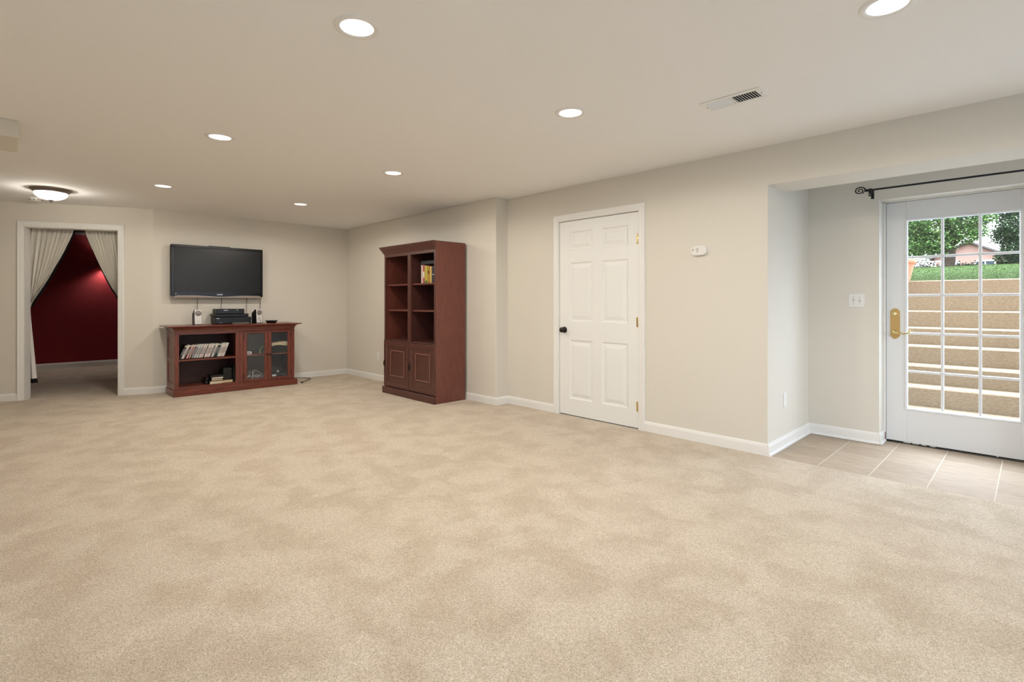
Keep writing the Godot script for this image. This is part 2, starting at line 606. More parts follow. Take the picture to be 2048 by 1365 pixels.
func room_shell() -> void:
	var T := 0.12
	# floors
	var b := mb()
	b.box(Vector3(-1.5, -0.12, -9.9), Vector3(4.19, 0.0, 2.5))
	b.box(Vector3(-1.9, -0.12, -12.4), Vector3(2.9, 0.0, -9.85))
	struct(obj("floor", b, M.carpet), "beige cut-pile carpet with soft footprints over the whole room")
	var e := structure("floor_entry", Vector3(4.19, 0, -0.4), "square beige tiles with pale grout in the door alcove")
	b = mb()
	b.box(Vector3(4.19, -0.12, -1.55), Vector3(5.60, -0.0045, 2.5))
	obj("grout", b, M.grout, e)
	var xs := [4.193, 4.405, 4.718, 5.031, 5.344, 5.58]
	var zs := [-1.53, -1.421, -1.110, -0.799, -0.487, -0.170, 0.142, 0.454, 0.766, 1.078, 1.390, 1.702, 2.014, 2.35]
	for i in xs.size() - 1:
		for j in zs.size() - 1:
			b = mb()
			b.box(Vector3(xs[i] + (0.0045 if i else 0.0), -0.03, zs[j] + 0.004), Vector3(xs[i + 1] - 0.0045, -0.0040 + rng.randf() * 0.0006, zs[j + 1] - 0.004), 0.0006)
			obj("tile", b, M["tile%d" % (rng.randi() % 4)], e)
	# ceiling
	b = mb()
	b.box(Vector3(-1.6, H, -10.2), Vector3(5.6, H + 0.15, 2.6))
	struct(obj("ceiling", b, M.ceiling), "smooth white ceiling")
	b = mb()
	b.box(Vector3(-2.0, H + 0.02, -12.5), Vector3(3.0, H + 0.15, -8.2))
	struct(obj("ceiling_back", b, M.unlit_ceiling), "unlit ceiling of the room behind the curtains, shade in its colour")
	# right-hand wall with the panelled door
	b = mb()
	b.prism(PackedVector2Array([Vector2(Z_RET, 0), Vector2(-3.565, 0), Vector2(-3.565, 2.05), Vector2(-2.573, 2.05), Vector2(-2.573, 0), Vector2(Z_ALC, 0), Vector2(Z_ALC, 2.097), Vector2(2.4, 2.097), Vector2(2.4, H), Vector2(Z_RET, H)]),
		Vector3(X_DOOR, 0, 0), Vector3(0, 0, 1), Vector3.UP, Vector3(T, 0, 0))
	b.box(Vector3(X_DOOR + T, 2.097, Z_ALC), Vector3(X_DOOR + 0.383, H, 2.4))
	b.box(Vector3(X_DOOR + T, 0, -3.8), Vector3(X_DOOR + T + 0.05, H, -2.3))
	struct(obj("wall_right", b, M.wall), "cream wall with the white panelled door and the alcove opening")
	b = mb()
	b.box(Vector3(X_DOOR + T, 0, Z_ALC - T), Vector3(X_ALC, H, Z_ALC))
	struct(obj("wall_alcove_side", b, M.wall), "pale side wall of the door alcove with a blank outlet")
	b = mb()
	b.prism(PackedVector2Array([Vector2(Z_ALC - T, 0), Vector2(-0.912, 0), Vector2(-0.912, 2.045), Vector2(0.045, 2.045), Vector2(0.045, 0), Vector2(2.52, 0), Vector2(2.52, H), Vector2(Z_ALC - T, H)]),
		Vector3(X_ALC, 0, 0), Vector3(0, 0, 1), Vector3.UP, Vector3(0.24, 0, 0))
	struct(obj("wall_alcove_back", b, M.wall), "cream wall round the glazed door")
	b = mb()
	b.box(Vector3(X_SHELF, 0, Z_TV - T), Vector3(X_DOOR + T, H, Z_RET), 0.004)
	struct(obj("wall_bookcase", b, M.wall), "cream wall behind the bookcase")
	b = mb()
	b.box(Vector3(KX, 0, Z_TV - T), Vector3(X_SHELF, H, Z_TV))
	struct(obj("wall_back", b, M.wall), "cream wall behind the television")
	# angled wall with the curtained doorway
	b = mb(wall_frame())
	b.box(Vector3(0, 0, 0), Vector3(0.378, H, T))
	b.box(Vector3(1.316, 0, 0), Vector3(3.1, H, T))
	b.box(Vector3(0.378, 2.107, 0), Vector3(1.316, H, T))
	struct(obj("wall_angled", b, M.wall), "cream wall with the curtained doorway")
	# walls that the camera does not see
	b = mb()
	b.box(Vector3(-1.52, 0, -9.6), Vector3(-1.4, H, 0.15))
	b.box(Vector3(-1.52, 0, 2.15), Vector3(-1.4, H, 2.52))
	b.box(Vector3(-1.52, 0, 0.15), Vector3(-1.4, 0.78, 2.15))
	b.box(Vector3(-1.52, 2.12, 0.15), Vector3(-1.4, H, 2.15))
	struct(obj("wall_left", b, M.wall))
	fill_window("window_2", Transform3D(Basis(Vector3.UP, PI / 2), Vector3(-1.46, 0, 1.15)), "added white window left of the camera, unseen, for cool fill light")
	b = mb()
	b.box(Vector3(-1.5, 0, 2.4), Vector3(3.0, H, 2.52))
	b.box(Vector3(5.0, 0, 2.4), Vector3(X_ALC, H, 2.52))
	b.box(Vector3(3.0, 0, 2.4), Vector3(5.0, 0.78, 2.52))
	b.box(Vector3(3.0, 2.12, 2.4), Vector3(5.0, H, 2.52))
	struct(obj("wall_front", b, M.wall))
	fill_window("window_1", Transform3D(Basis(Vector3.UP, PI), Vector3(4.0, 0, 2.46)), "added white window behind the camera, unseen, for cool fill light")
	# the red room
	b = mb()
	b.box(Vector3(-1.9, 0, Z_RED - 0.1), Vector3(2.9, H + 0.1, Z_RED))
	struct(obj("wall_red", b, M.red), "deep red wall of the room behind the curtains")
	b = mb()
	b.box(Vector3(2.8, 0, Z_RED), Vector3(2.9, H + 0.1, Z_TV - T))
	b.box(Vector3(-1.9, 0, Z_RED), Vector3(-1.8, H + 0.1, -9.3))
	struct(obj("wall_red_side", b, M.red))
	# soffit box at the upper left
	b = mb()
	b.box(Vector3(-1.4, 2.287, -5.225), Vector3(0.034, H, -4.745), 0.004)
	struct(obj("ceiling_soffit", b, M.wall), "shallow white box hanging under the ceiling")
	# outer house face, unseen; height, width and dark brick shaped to shade the stair
	b = mb()
	b.box(Vector3(X_ALC + 0.24, -0.3, -25.0), Vector3(X_ALC + 0.36, 10.0, -0.94))
	b.box(Vector3(X_ALC + 0.24, -0.3, 0.07), Vector3(X_ALC + 0.36, 10.0, 25.0))
	b.box(Vector3(X_ALC + 0.24, 2.08, -0.94), Vector3(X_ALC + 0.36, 10.0, 0.07))
	struct(obj("wall_outside", b, M.brick_dark))


func fill_window(called: String, f: Transform3D, label: String) -> void:
	# an added twin window two metres wide, out of view, for fill light; f: x across, z into the room
	var w := structure(called, f.origin, label)
	var b := mb(f)
	for x in [[-1.0, -0.95], [-0.03, 0.03], [0.95, 1.0]]:
		b.box(Vector3(x[0], 0.78, -0.04), Vector3(x[1], 2.12, 0.04), 0.003)
	b.box(Vector3(-1.0, 0.78, -0.04), Vector3(1.0, 0.83, 0.04), 0.003)
	b.box(Vector3(-1.0, 2.07, -0.04), Vector3(1.0, 2.12, 0.04), 0.003)
	obj("window_frame", b, M.trim, w)
	for x in [[-0.95, -0.03], [0.03, 0.95]]:
		b = mb(f)
		b.quad(Vector3(x[0], 0.83, 0), Vector3(x[1], 0.83, 0), Vector3(x[1], 2.07, 0), Vector3(x[0], 2.07, 0), Vector3(0, 0, 1))
		obj("pane", b, M.glass, w)


func base_run(b: MB, p: Vector3, q: Vector3, nn: Vector3, h := 0.088, t := 0.014, shoe := false) -> void:
	# a moulded skirting from p to q on a wall whose room side is nn
	var poly := PackedVector2Array([Vector2(0, 0), Vector2(t, 0), Vector2(t, h * 0.76), Vector2(t * 0.78, h * 0.80), Vector2(t * 0.72, h * 0.88), Vector2(t * 0.35, h), Vector2(0, h)])
	if shoe:
		poly = PackedVector2Array([Vector2(0, 0), Vector2(t + 0.012, 0), Vector2(t + 0.011, 0.010), Vector2(t + 0.004, 0.018), Vector2(t, 0.019), Vector2(t, h * 0.76), Vector2(t * 0.78, h * 0.80), Vector2(t * 0.72, h * 0.88), Vector2(t * 0.35, h), Vector2(0, h)])
	b.prism(poly, p, nn, Vector3.UP, q - p)


func trims() -> void:
	var b := mb()
	base_run(b, Vector3(X_SHELF, 0, Z_TV), Vector3(X_SHELF, 0, Z_RET), Vector3(-1, 0, 0))
	struct(obj("baseboard_bookcase", b, M.trim))
	b = mb()
	base_run(b, Vector3(X_SHELF - 0.014, 0, Z_RET), Vector3(X_DOOR, 0, Z_RET), Vector3(0, 0, 1))
	struct(obj("baseboard_step", b, M.trim))
	b = mb()
	base_run(b, Vector3(X_DOOR, 0, Z_RET), Vector3(X_DOOR, 0, -3.622), Vector3(-1, 0, 0))
	base_run(b, Vector3(X_DOOR, 0, -2.525), Vector3(X_DOOR, 0, Z_ALC), Vector3(-1, 0, 0), 0.092)
	struct(obj("baseboard_right", b, M.trim))
	b = mb()
	base_run(b, Vector3(X_DOOR - 0.014, 0, Z_ALC), Vector3(X_ALC, 0, Z_ALC), Vector3(0, 0, 1), 0.092, 0.014, true)
	struct(obj("baseboard_alcove_side", b, M.trim))
	b = mb()
	base_run(b, Vector3(X_ALC, 0, Z_ALC), Vector3(X_ALC, 0, -0.912), Vector3(-1, 0, 0), 0.092, 0.014, true)
	base_run(b, Vector3(X_ALC - 0.014, 0, -0.912), Vector3(X_GD - 0.01, 0, -0.912), Vector3(0, 0, 1), 0.092, 0.012, true)
	struct(obj("baseboard_alcove_back", b, M.trim))
	b = mb()
	base_run(b, Vector3(KX, 0, Z_TV), Vector3(X_SHELF, 0, Z_TV), Vector3(0, 0, 1))
	struct(obj("baseboard_back", b, M.trim))
	b = mb()
	var nn := Vector3(-sin(PHI), 0, cos(PHI))
	base_run(b, along(-0.004, 0), along(0.318, 0), nn)
	base_run(b, along(1.386, 0), along(2.9, 0), nn)
	struct(obj("baseboard_angled", b, M.trim))
	b = mb()
	base_run(b, Vector3(-1.8, 0, Z_RED), Vector3(2.8, 0, Z_RED), Vector3(0, 0, 1), 0.10)
	struct(obj("baseboard_red", b, M.trim))


func casing_profile() -> PackedVector2Array:
	# x: away from the opening, y: out of the wall
	return PackedVector2Array([Vector2(0, 0), Vector2(0, 0.009), Vector2(0.006, 0.012), Vector2(0.018, 0.012), Vector2(0.022, 0.015), Vector2(0.040, 0.016), Vector2(0.052, 0.019), Vector2(0.062, 0.019), Vector2(0.066, 0.015), Vector2(0.066, 0)])


func casing(parent: Node3D, u0: float, u1: float, top: float, f: Transform3D, m: Material) -> void:
	# three mitred boards round an opening; f: x along the wall, y up, z out of the wall
	var prof := casing_profile()
	for k in 3:
		var b := mb(f)
		for i in prof.size():
			var p := prof[i]
			var q := prof[(i + 1) % prof.size()]
			var quad := []
			for e in [p, q]:
				if k == 0:
					quad.append([Vector3(u0 - e.x, 0, e.y), Vector3(u0 - e.x, top + e.x, e.y)])
				elif k == 1:
					quad.append([Vector3(u1 + e.x, 0, e.y), Vector3(u1 + e.x, top + e.x, e.y)])
				else:
					quad.append([Vector3(u0 - e.x, top + e.x, e.y), Vector3(u1 + e.x, top + e.x, e.y)])
			var inside := Vector3(u0 - 0.033, top * 0.5, 0.004)
			if k == 1:
				inside = Vector3(u1 + 0.033, top * 0.5, 0.004)
			elif k == 2:
				inside = Vector3((u0 + u1) * 0.5, top + 0.033, 0.004)
			b.face(quad[0][0], quad[1][0], quad[1][1], quad[0][1], inside)
		obj("casing", b, m, parent)


func panel_door() -> void:
	var d := structure("door_1", Vector3(X_DOOR, 0, -3.07), "white six-panel door with dark knob and brass hinges")
	# x along the wall to the right (towards the alcove), y up, z out of the wall
	var f := Transform3D(Basis(Vector3(0, 0, 1), Vector3.UP, Vector3(-1, 0, 0)), Vector3(X_DOOR, 0, 0))
	casing(d, -3.556, -2.584, 2.046, f, M.trim)
	var b := mb(f)
	for j in [[-3.565, -3.552], [-2.586, -2.573]]:
		b.box(Vector3(j[0], 0, -0.12), Vector3(j[1], 2.05, 0.0))
	b.box(Vector3(-3.565, 2.042, -0.12), Vector3(-2.573, 2.05, 0.0))
	b.box(Vector3(-3.552, 0, -0.075), Vector3(-3.540, 2.042, -0.045))
	b.box(Vector3(-2.598, 0, -0.075), Vector3(-2.586, 2.042, -0.045))
	b.box(Vector3(-3.552, 2.028, -0.075), Vector3(-2.586, 2.042, -0.045))
	obj("jamb", b, M.trim, d)
	# slab: stiles and rails with six raised panels between them
	var u := [-3.549, -3.413, -3.120, -3.005, -2.704, -2.5895]
	var y := [0.010, 0.180, 0.795, 0.987, 1.604, 1.730, 1.925, 2.036]
	b = mb(f)
	var z0 := -0.040
	var z1 := -0.004
	for s in [[0, 1], [2, 3], [4, 5]]:
		b.box(Vector3(u[s[0]], y[0], z0), Vector3(u[s[1]], y[7], z1), 0.0015 if s[0] != 2 else 0.0)
	for s in [[1, 2], [3, 4]]:
		for r in [[0, 1], [2, 3], [4, 5], [6, 7]]:
			b.box(Vector3(u[s[0]], y[r[0]], z0), Vector3(u[s[1]], y[r[1]], z1))
	obj("slab", b, M.white, d)
	for s in [[1, 2], [3, 4]]:
		for r in [[1, 2], [3, 4], [5, 6]]:
			b = mb(f)
			b.steps(Vector3(u[s[0]], y[r[0]], z1), Vector3(1, 0, 0), Vector3(0, 1, 0), Vector3(0, 0, 1), u[s[1]] - u[s[0]], y[r[1]] - y[r[0]],
				[Vector2(0, 0), Vector2(0.004, -0.002), Vector2(0.012, -0.009), Vector2(0.020, -0.010), Vector2(0.026, -0.010), Vector2(0.058, -0.002), Vector2(0.060, -0.0015)])
			obj("panel", b, M.white, d)
	# hinges
	for h in [1.782, 1.002, 0.211]:
		b = mb(f)
		b.box(Vector3(-2.612, h - 0.045, -0.0042), Vector3(-2.589, h + 0.045, -0.0028))
		b.xf = f * at(Vector3(-2.588, h - 0.047, 0.003))
		b.lathe([Vector2(0, -0.004), Vector2(0.004, -0.003), Vector2(0.0062, 0), Vector2(0.0062, 0.094), Vector2(0.004, 0.097), Vector2(0, 0.098)], 12)
		obj("hinge", b, M.bright_brass, d)
	# knob
	b = mb(axis(Vector3(X_DOOR + 0.004, 0.897, -3.482), Vector3(-1, 0, 0)))
	b.lathe([Vector2(0, 0), Vector2(0.033, 0), Vector2(0.033, 0.004), Vector2(0.029, 0.008), Vector2(0.014, 0.011), Vector2(0.012, 0.028), Vector2(0.020, 0.032), Vector2(0.027, 0.040), Vector2(0.028, 0.050), Vector2(0.024, 0.060), Vector2(0.013, 0.066), Vector2(0, 0.067)], 28)
	var k := obj("knob", b, M.bronze, d)
	k.set_meta("label", "dark bronze knob")


func glazed_door() -> void:
	var d := structure("door_2", Vector3(X_GD, 0, -0.43), "white glazed door with fifteen panes and a brass handle")
	# x along the wall to the right, y up, z into the room; the face of the door is z = 0
	var f := Transform3D(Basis(Vector3(0, 0, 1), Vector3.UP, Vector3(-1, 0, 0)), Vector3(X_GD, 0, 0))
	var L := -0.892
	var R := 0.024
	var g := [-0.751, -0.073]
	var gy := [0.298, 1.872]
	var b := mb(f)
	b.box(Vector3(L, 0.016, -0.044), Vector3(g[0], 2.034, 0), 0.002)
	obj("stile", b, M.door_paint, d)
	b = mb(f)
	b.box(Vector3(g[1], 0.016, -0.044), Vector3(R, 2.034, 0), 0.002)
	obj("stile", b, M.door_paint, d)
	b = mb(f)
	b.box(Vector3(g[0], gy[1], -0.044), Vector3(g[1], 2.034, -0.0004))
	obj("rail", b, M.door_paint, d)
	b = mb(f)
	b.box(Vector3(g[0], 0.016, -0.044), Vector3(g[1], gy[0], -0.0004))
	obj("rail", b, M.door_paint, d)
	# stop moulding round the glass
	b = mb(f)
	for s in 4:
		var poly := PackedVector2Array([Vector2(-0.014, 0), Vector2(-0.012, 0.006), Vector2(-0.006, 0.008), Vector2(0.004, 0.003), Vector2(0.007, -0.010), Vector2(-0.014, -0.010)])
		if s == 0:
			b.prism(poly, Vector3(g[0], gy[0], 0), Vector3(1, 0, 0), Vector3(0, 0, 1), Vector3(0, gy[1] - gy[0], 0))
		elif s == 1:
			b.prism(poly, Vector3(g[1], gy[0], 0), Vector3(-1, 0, 0), Vector3(0, 0, 1), Vector3(0, gy[1] - gy[0], 0))
		elif s == 2:
			b.prism(poly, Vector3(g[0] - 0.012, gy[0], 0), Vector3(0, 1, 0), Vector3(0, 0, 1), Vector3(g[1] - g[0] + 0.024, 0, 0))
		else:
			b.prism(poly, Vector3(g[0] - 0.012, gy[1], 0), Vector3(0, -1, 0), Vector3(0, 0, 1), Vector3(g[1] - g[0] + 0.024, 0, 0))
	obj("glass_stop", b, M.door_paint, d)
	# glazing bars and panes
	var us := [g[0], -0.523, -0.297, g[1]]
	var ys := [gy[0], 0.609, 0.929, 1.247, 1.564, gy[1]]
	for i in [1, 2]:
		b = mb(f)
		b.box(Vector3(us[i] - 0.010, gy[0], -0.030), Vector3(us[i] + 0.010, gy[1], -0.012), 0.004)
		obj("muntin", b, M.door_paint, d)
	for j in [1, 2, 3, 4]:
		for i in 3:
			b = mb(f)
			b.box(Vector3(us[i] + (0.010 if i else 0.0), ys[j] - 0.010, -0.0295), Vector3(us[i + 1] - (0.010 if i < 2 else 0.0), ys[j] + 0.010, -0.0125), 0.004)
			obj("muntin", b, M.door_paint, d)
	for i in 3:
		for j in 5:
			b = mb(f)
			b.quad(Vector3(us[i], ys[j], -0.021), Vector3(us[i + 1], ys[j], -0.021), Vector3(us[i + 1], ys[j + 1], -0.021), Vector3(us[i], ys[j + 1], -0.021), Vector3(0, 0, 1))
			obj("pane", b, M.glass, d)
	# black sweep with worn paint, frame, threshold
	b = mb(f)
	b.box(Vector3(L, 0.006, -0.040), Vector3(R, 0.017, -0.001), 0.003)
	obj("door_sweep", b, M.rubber, d)
	for c in [[-0.775, 0.05], [-0.715, 0.045], [-0.655, 0.03], [-0.60, 0.035], [-0.205, 0.012]]:
		b = mb(f)
		b.box(Vector3(c[0], 0.009, -0.002), Vector3(c[0] + c[1], 0.0145, -0.0002), 0.001)
		obj("paint_chip", b, M.door_paint, d)
	b = mb(f)
	b.box(Vector3(-0.912, 0.0, -0.10), Vector3(-0.8945, 2.05, 0.006), 0.002)
	b.box(Vector3(0.027, 0.0, -0.10), Vector3(0.045, 2.05, 0.006), 0.002)
	b.box(Vector3(-0.912, 2.037, -0.10), Vector3(0.045, 2.05, 0.006), 0.002)
	obj("frame", b, M.trim, d)
	b = mb(f)
	b.box(Vector3(-0.8955, 0.016, -0.050), Vector3(-0.8915, 2.037, -0.006))
	b.box(Vector3(0.0235, 0.016, -0.050), Vector3(0.0275, 2.037, -0.006))
	b.box(Vector3(-0.8955, 2.0335, -0.050), Vector3(0.0275, 2.0375, -0.006))
	obj("weather_strip", b, M.rubber, d)
	b = mb(f)
	b.box(Vector3(-0.9115, 0.0, 0.0055), Vector3(-0.8945, 0.075, 0.0075), 0.001)
	obj("worn_patch", b, M.worn, d)
	b = mb(f)
	b.box(Vector3(-0.91, -0.006, -0.14), Vector3(0.045, 0.005, -0.03), 0.004)
	obj("threshold", b, M.silver, d)
	# brass handle set
	var poly := PackedVector2Array()
	var hw := 0.033
	for p in [[-hw, 0.905], [-0.026, 0.895], [-0.016, 0.884], [0, 0.878], [0.016, 0.884], [0.026, 0.895], [hw, 0.905], [hw, 1.112], [0.026, 1.121], [0.016, 1.132], [0, 1.138], [-0.016, 1.132], [-0.026, 1.121], [-hw, 1.112]]:
		poly.append(Vector2(p[0], p[1]))
	b = mb(f)
	b.prism(poly, Vector3(-0.830, 0, 0), Vector3(1, 0, 0), Vector3(0, 1, 0), Vector3(0, 0, 0.005))
	var inner := PackedVector2Array()
	for p in poly:
		inner.append(Vector2(p.x * 0.72, (p.y - 1.008) * 0.94 + 1.008))
	b.prism(inner, Vector3(-0.830, 0, 0.005), Vector3(1, 0, 0), Vector3(0, 1, 0), Vector3(0, 0, 0.003))
	var plate := obj("handle_plate", b, M.brass, d)
	plate.set_meta("label", "tall brass handle plate")
	b = mb(f * axis(Vector3(-0.832, 1.091, 0.008), Vector3(0, 0, 1)))
	b.lathe([Vector2(0.021, 0), Vector2(0.020, 0.006), Vector2(0.014, 0.011), Vector2(0, 0.012)], 24)
	b.xf = f
	b.box(Vector3(-0.8375, 1.076, 0.018), Vector3(-0.8265, 1.106, 0.034), 0.004)
	obj("thumb_turn", b, M.bright_brass, plate)
	b = mb(f * axis(Vector3(-0.832, 0.934, 0.008), Vector3(0, 0, 1)))
	b.lathe([Vector2(0.022, 0), Vector2(0.021, 0.006), Vector2(0.013, 0.012), Vector2(0.011, 0.040), Vector2(0, 0.042)], 24)
	b.xf = f
	b.tube([Vector3(-0.832, 0.934, 0.042), Vector3(-0.815, 0.936, 0.048), Vector3(-0.795, 0.932, 0.050), Vector3(-0.768, 0.925, 0.050), Vector3(-0.742, 0.927, 0.049), Vector3(-0.728, 0.936, 0.047), Vector3(-0.722, 0.947, 0.046), Vector3(-0.727, 0.955, 0.046), Vector3(-0.735, 0.951, 0.046)], 0.0075, 10, 0.005)
	obj("lever", b, M.bright_brass, plate)


# ---------------------------------------------------------------- ceiling
func ceiling_things() -> void:
	var L := [
		[2.554, -4.198, "recessed ceiling light between the vent light and the bookcase, right row"],
		[1.087, -2.086, "largest recessed ceiling light in view, at the top of the left row"],
		[2.551, -2.073, "recessed ceiling light nearest the ceiling vent"],
		[1.092, -4.172, "recessed ceiling light in the left row, second closest to the flush dome light"],
		[1.129, -6.346, "recessed ceiling light of the left row nearest the dome light and curtained doorway"],
		[2.552, -6.341, "smallest recessed ceiling light, over the carpet between television and bookcase"],
		[2.55, -0.42, "recessed ceiling light above the alcove side, cut by the frame's top edge"],
	]
	L[0][2] = "recessed ceiling light in the right row, above and before the bookcase"
	var proto: Node3D
	for i in L.size():
		var p := Vector3(L[i][0], H, L[i][1])
		if i == 0:
			proto = thing("recessed_light", L[i][2], "ceiling light", p, "recessed ceiling lights")
			var b := mb()
			b.lathe([Vector2(0.072, 0.0), Vector2(0.072, -0.003), Vector2(0.079, -0.007), Vector2(0.092, -0.0065), Vector2(0.099, -0.003), Vector2(0.100, 0.0)], 40)
			local("trim_ring", b, M.trim, proto)
			b = mb()
			b.lathe([Vector2(0.0735, -0.002), Vector2(0.055, -0.0035), Vector2(0, -0.0045)], 40)
			local("lens", b, M.lens, proto)
		else:
			dup(proto, p, L[i][2])
		area_light("recessed_lamp", p + Vector3(0, -0.012, 0), Vector3(0, -1, 0), Vector2(0.12, 0.12), WARM, LAMP_ENERGY)
		var spot := SpotLight3D.new()
		spot.name = "recessed_beam"
		spot.position = p + Vector3(0, -0.014, 0)
		spot.rotation.x = -PI / 2
		spot.light_color = WARM
		spot.light_energy = BEAM_ENERGY
		spot.light_size = 0.06
		spot.spot_angle = 86.0
		spot.spot_angle_attenuation = 0.15
		spot.spot_range = 20.0
		spot.spot_attenuation = 2.0
		spot.shadow_enabled = true
		add_child(spot, true)
	# flush dome light
	var c := Vector3(0.305, H, -7.40)
	var d := thing("dome_light", "flush ceiling light with a glowing glass bowl and grey metal rim", "ceiling light", c)
	var b := mb(at(c))
	b.lathe([Vector2(0.178, 0), Vector2(0.176, -0.006), Vector2(0.165, -0.012), Vector2(0.160, -0.020), Vector2(0.150, -0.028), Vector2(0.150, -0.034), Vector2(0.145, -0.037), Vector2(0.135, -0.036), Vector2(0.13, -0.03)], 48)
	obj("rim", b, M.pewter, d)
	b = mb(at(c))
	var prof := []
	for k in 13:
		var a := PI / 2 * k / 12.0
		prof.append(Vector2(0.142 * cos(a), -0.038 - 0.078 * sin(a)))
	b.lathe(prof, 48)
	obj("bowl", b, M.dome, d)
	b = mb(at(c + Vector3(0, -0.115, 0)))
	b.lathe([Vector2(0.024, 0.004), Vector2(0.022, -0.002), Vector2(0.010, -0.008), Vector2(0.007, -0.012), Vector2(0.009, -0.018), Vector2(0.005, -0.024), Vector2(0, -0.025)], 20)
	obj("finial", b, M.pewter, d)
	omni("dome_lamp", c + Vector3(0, -0.092, 0), WARM, 0.24, 0.03)
	# smoke detector
	c = Vector3(0.205, H, -8.13)
	d = thing("smoke_detector", "round white smoke detector on the ceiling behind the dome light", "smoke detector", c)
	b = mb(at(c))
	b.lathe([Vector2(0.068, 0), Vector2(0.068, -0.012), Vector2(0.060, -0.016), Vector2(0.056, -0.030), Vector2(0.040, -0.038), Vector2(0, -0.039)], 32)
	obj("housing", b, M.plastic, d)
	b = mb()
	for k in 10:
		var a := TAU * k / 10.0
		b.xf = at(c + Vector3(0.0592 * cos(a), -0.023, 0.0592 * sin(a)), -a)
		b.box(Vector3(-0.002, -0.004, -0.010), Vector3(0.002, 0.004, 0.010))
	obj("slot", b, M.grey, d).set_meta("kind", "stuff")
	# vent
	c = Vector3(3.085, H, -1.26)
	d = thing("ceiling_vent", "white rectangular air vent with slats in the ceiling", "vent", c)
	b = mb()
	b.box(Vector3(2.998, H - 0.0055, -1.435), Vector3(3.030, H, -1.085), 0.003)
	b.box(Vector3(3.140, H - 0.0055, -1.435), Vector3(3.172, H, -1.085), 0.003)
	b.box(Vector3(3.030, H - 0.0055, -1.435), Vector3(3.140, H, -1.402), 0.003)
	b.box(Vector3(3.030, H - 0.0055, -1.118), Vector3(3.140, H, -1.085), 0.003)
	b.box(Vector3(3.030, H - 0.0052, -1.266), Vector3(3.140, H, -1.254), 0.001)
	obj("frame", b, M.white, d)
	b = mb()
	b.box(Vector3(3.028, H - 0.0004, -1.404), Vector3(3.142, H - 0.0001, -1.116))
	obj("duct_shade_sheet", b, M.dark, d)  # flat dark sheet for the shade inside the duct; no hole above
	for k in 18:
		var left := k < 9
		var zc := -1.394 + 0.0148 * k if left else -1.246 + 0.0148 * (k - 9)
		b = mb(Transform3D(Basis(Vector3.RIGHT, -0.60 if left else 0.60), Vector3(3.085, H - 0.0035, zc)))
		b.box(Vector3(-0.055, -0.0005, -0.0050), Vector3(0.055, 0.0005, 0.0050))
		obj("slat", b, M.white, d)
	for s in [[3.085, -1.419], [3.085, -1.101]]:
		b = mb(at(Vector3(s[0], H - 0.0055, s[1])))
		b.lathe([Vector2(0.0045, 0), Vector2(0.004, -0.0015), Vector2(0, -0.002)], 12)
		obj("screw", b, M.pewter, d)


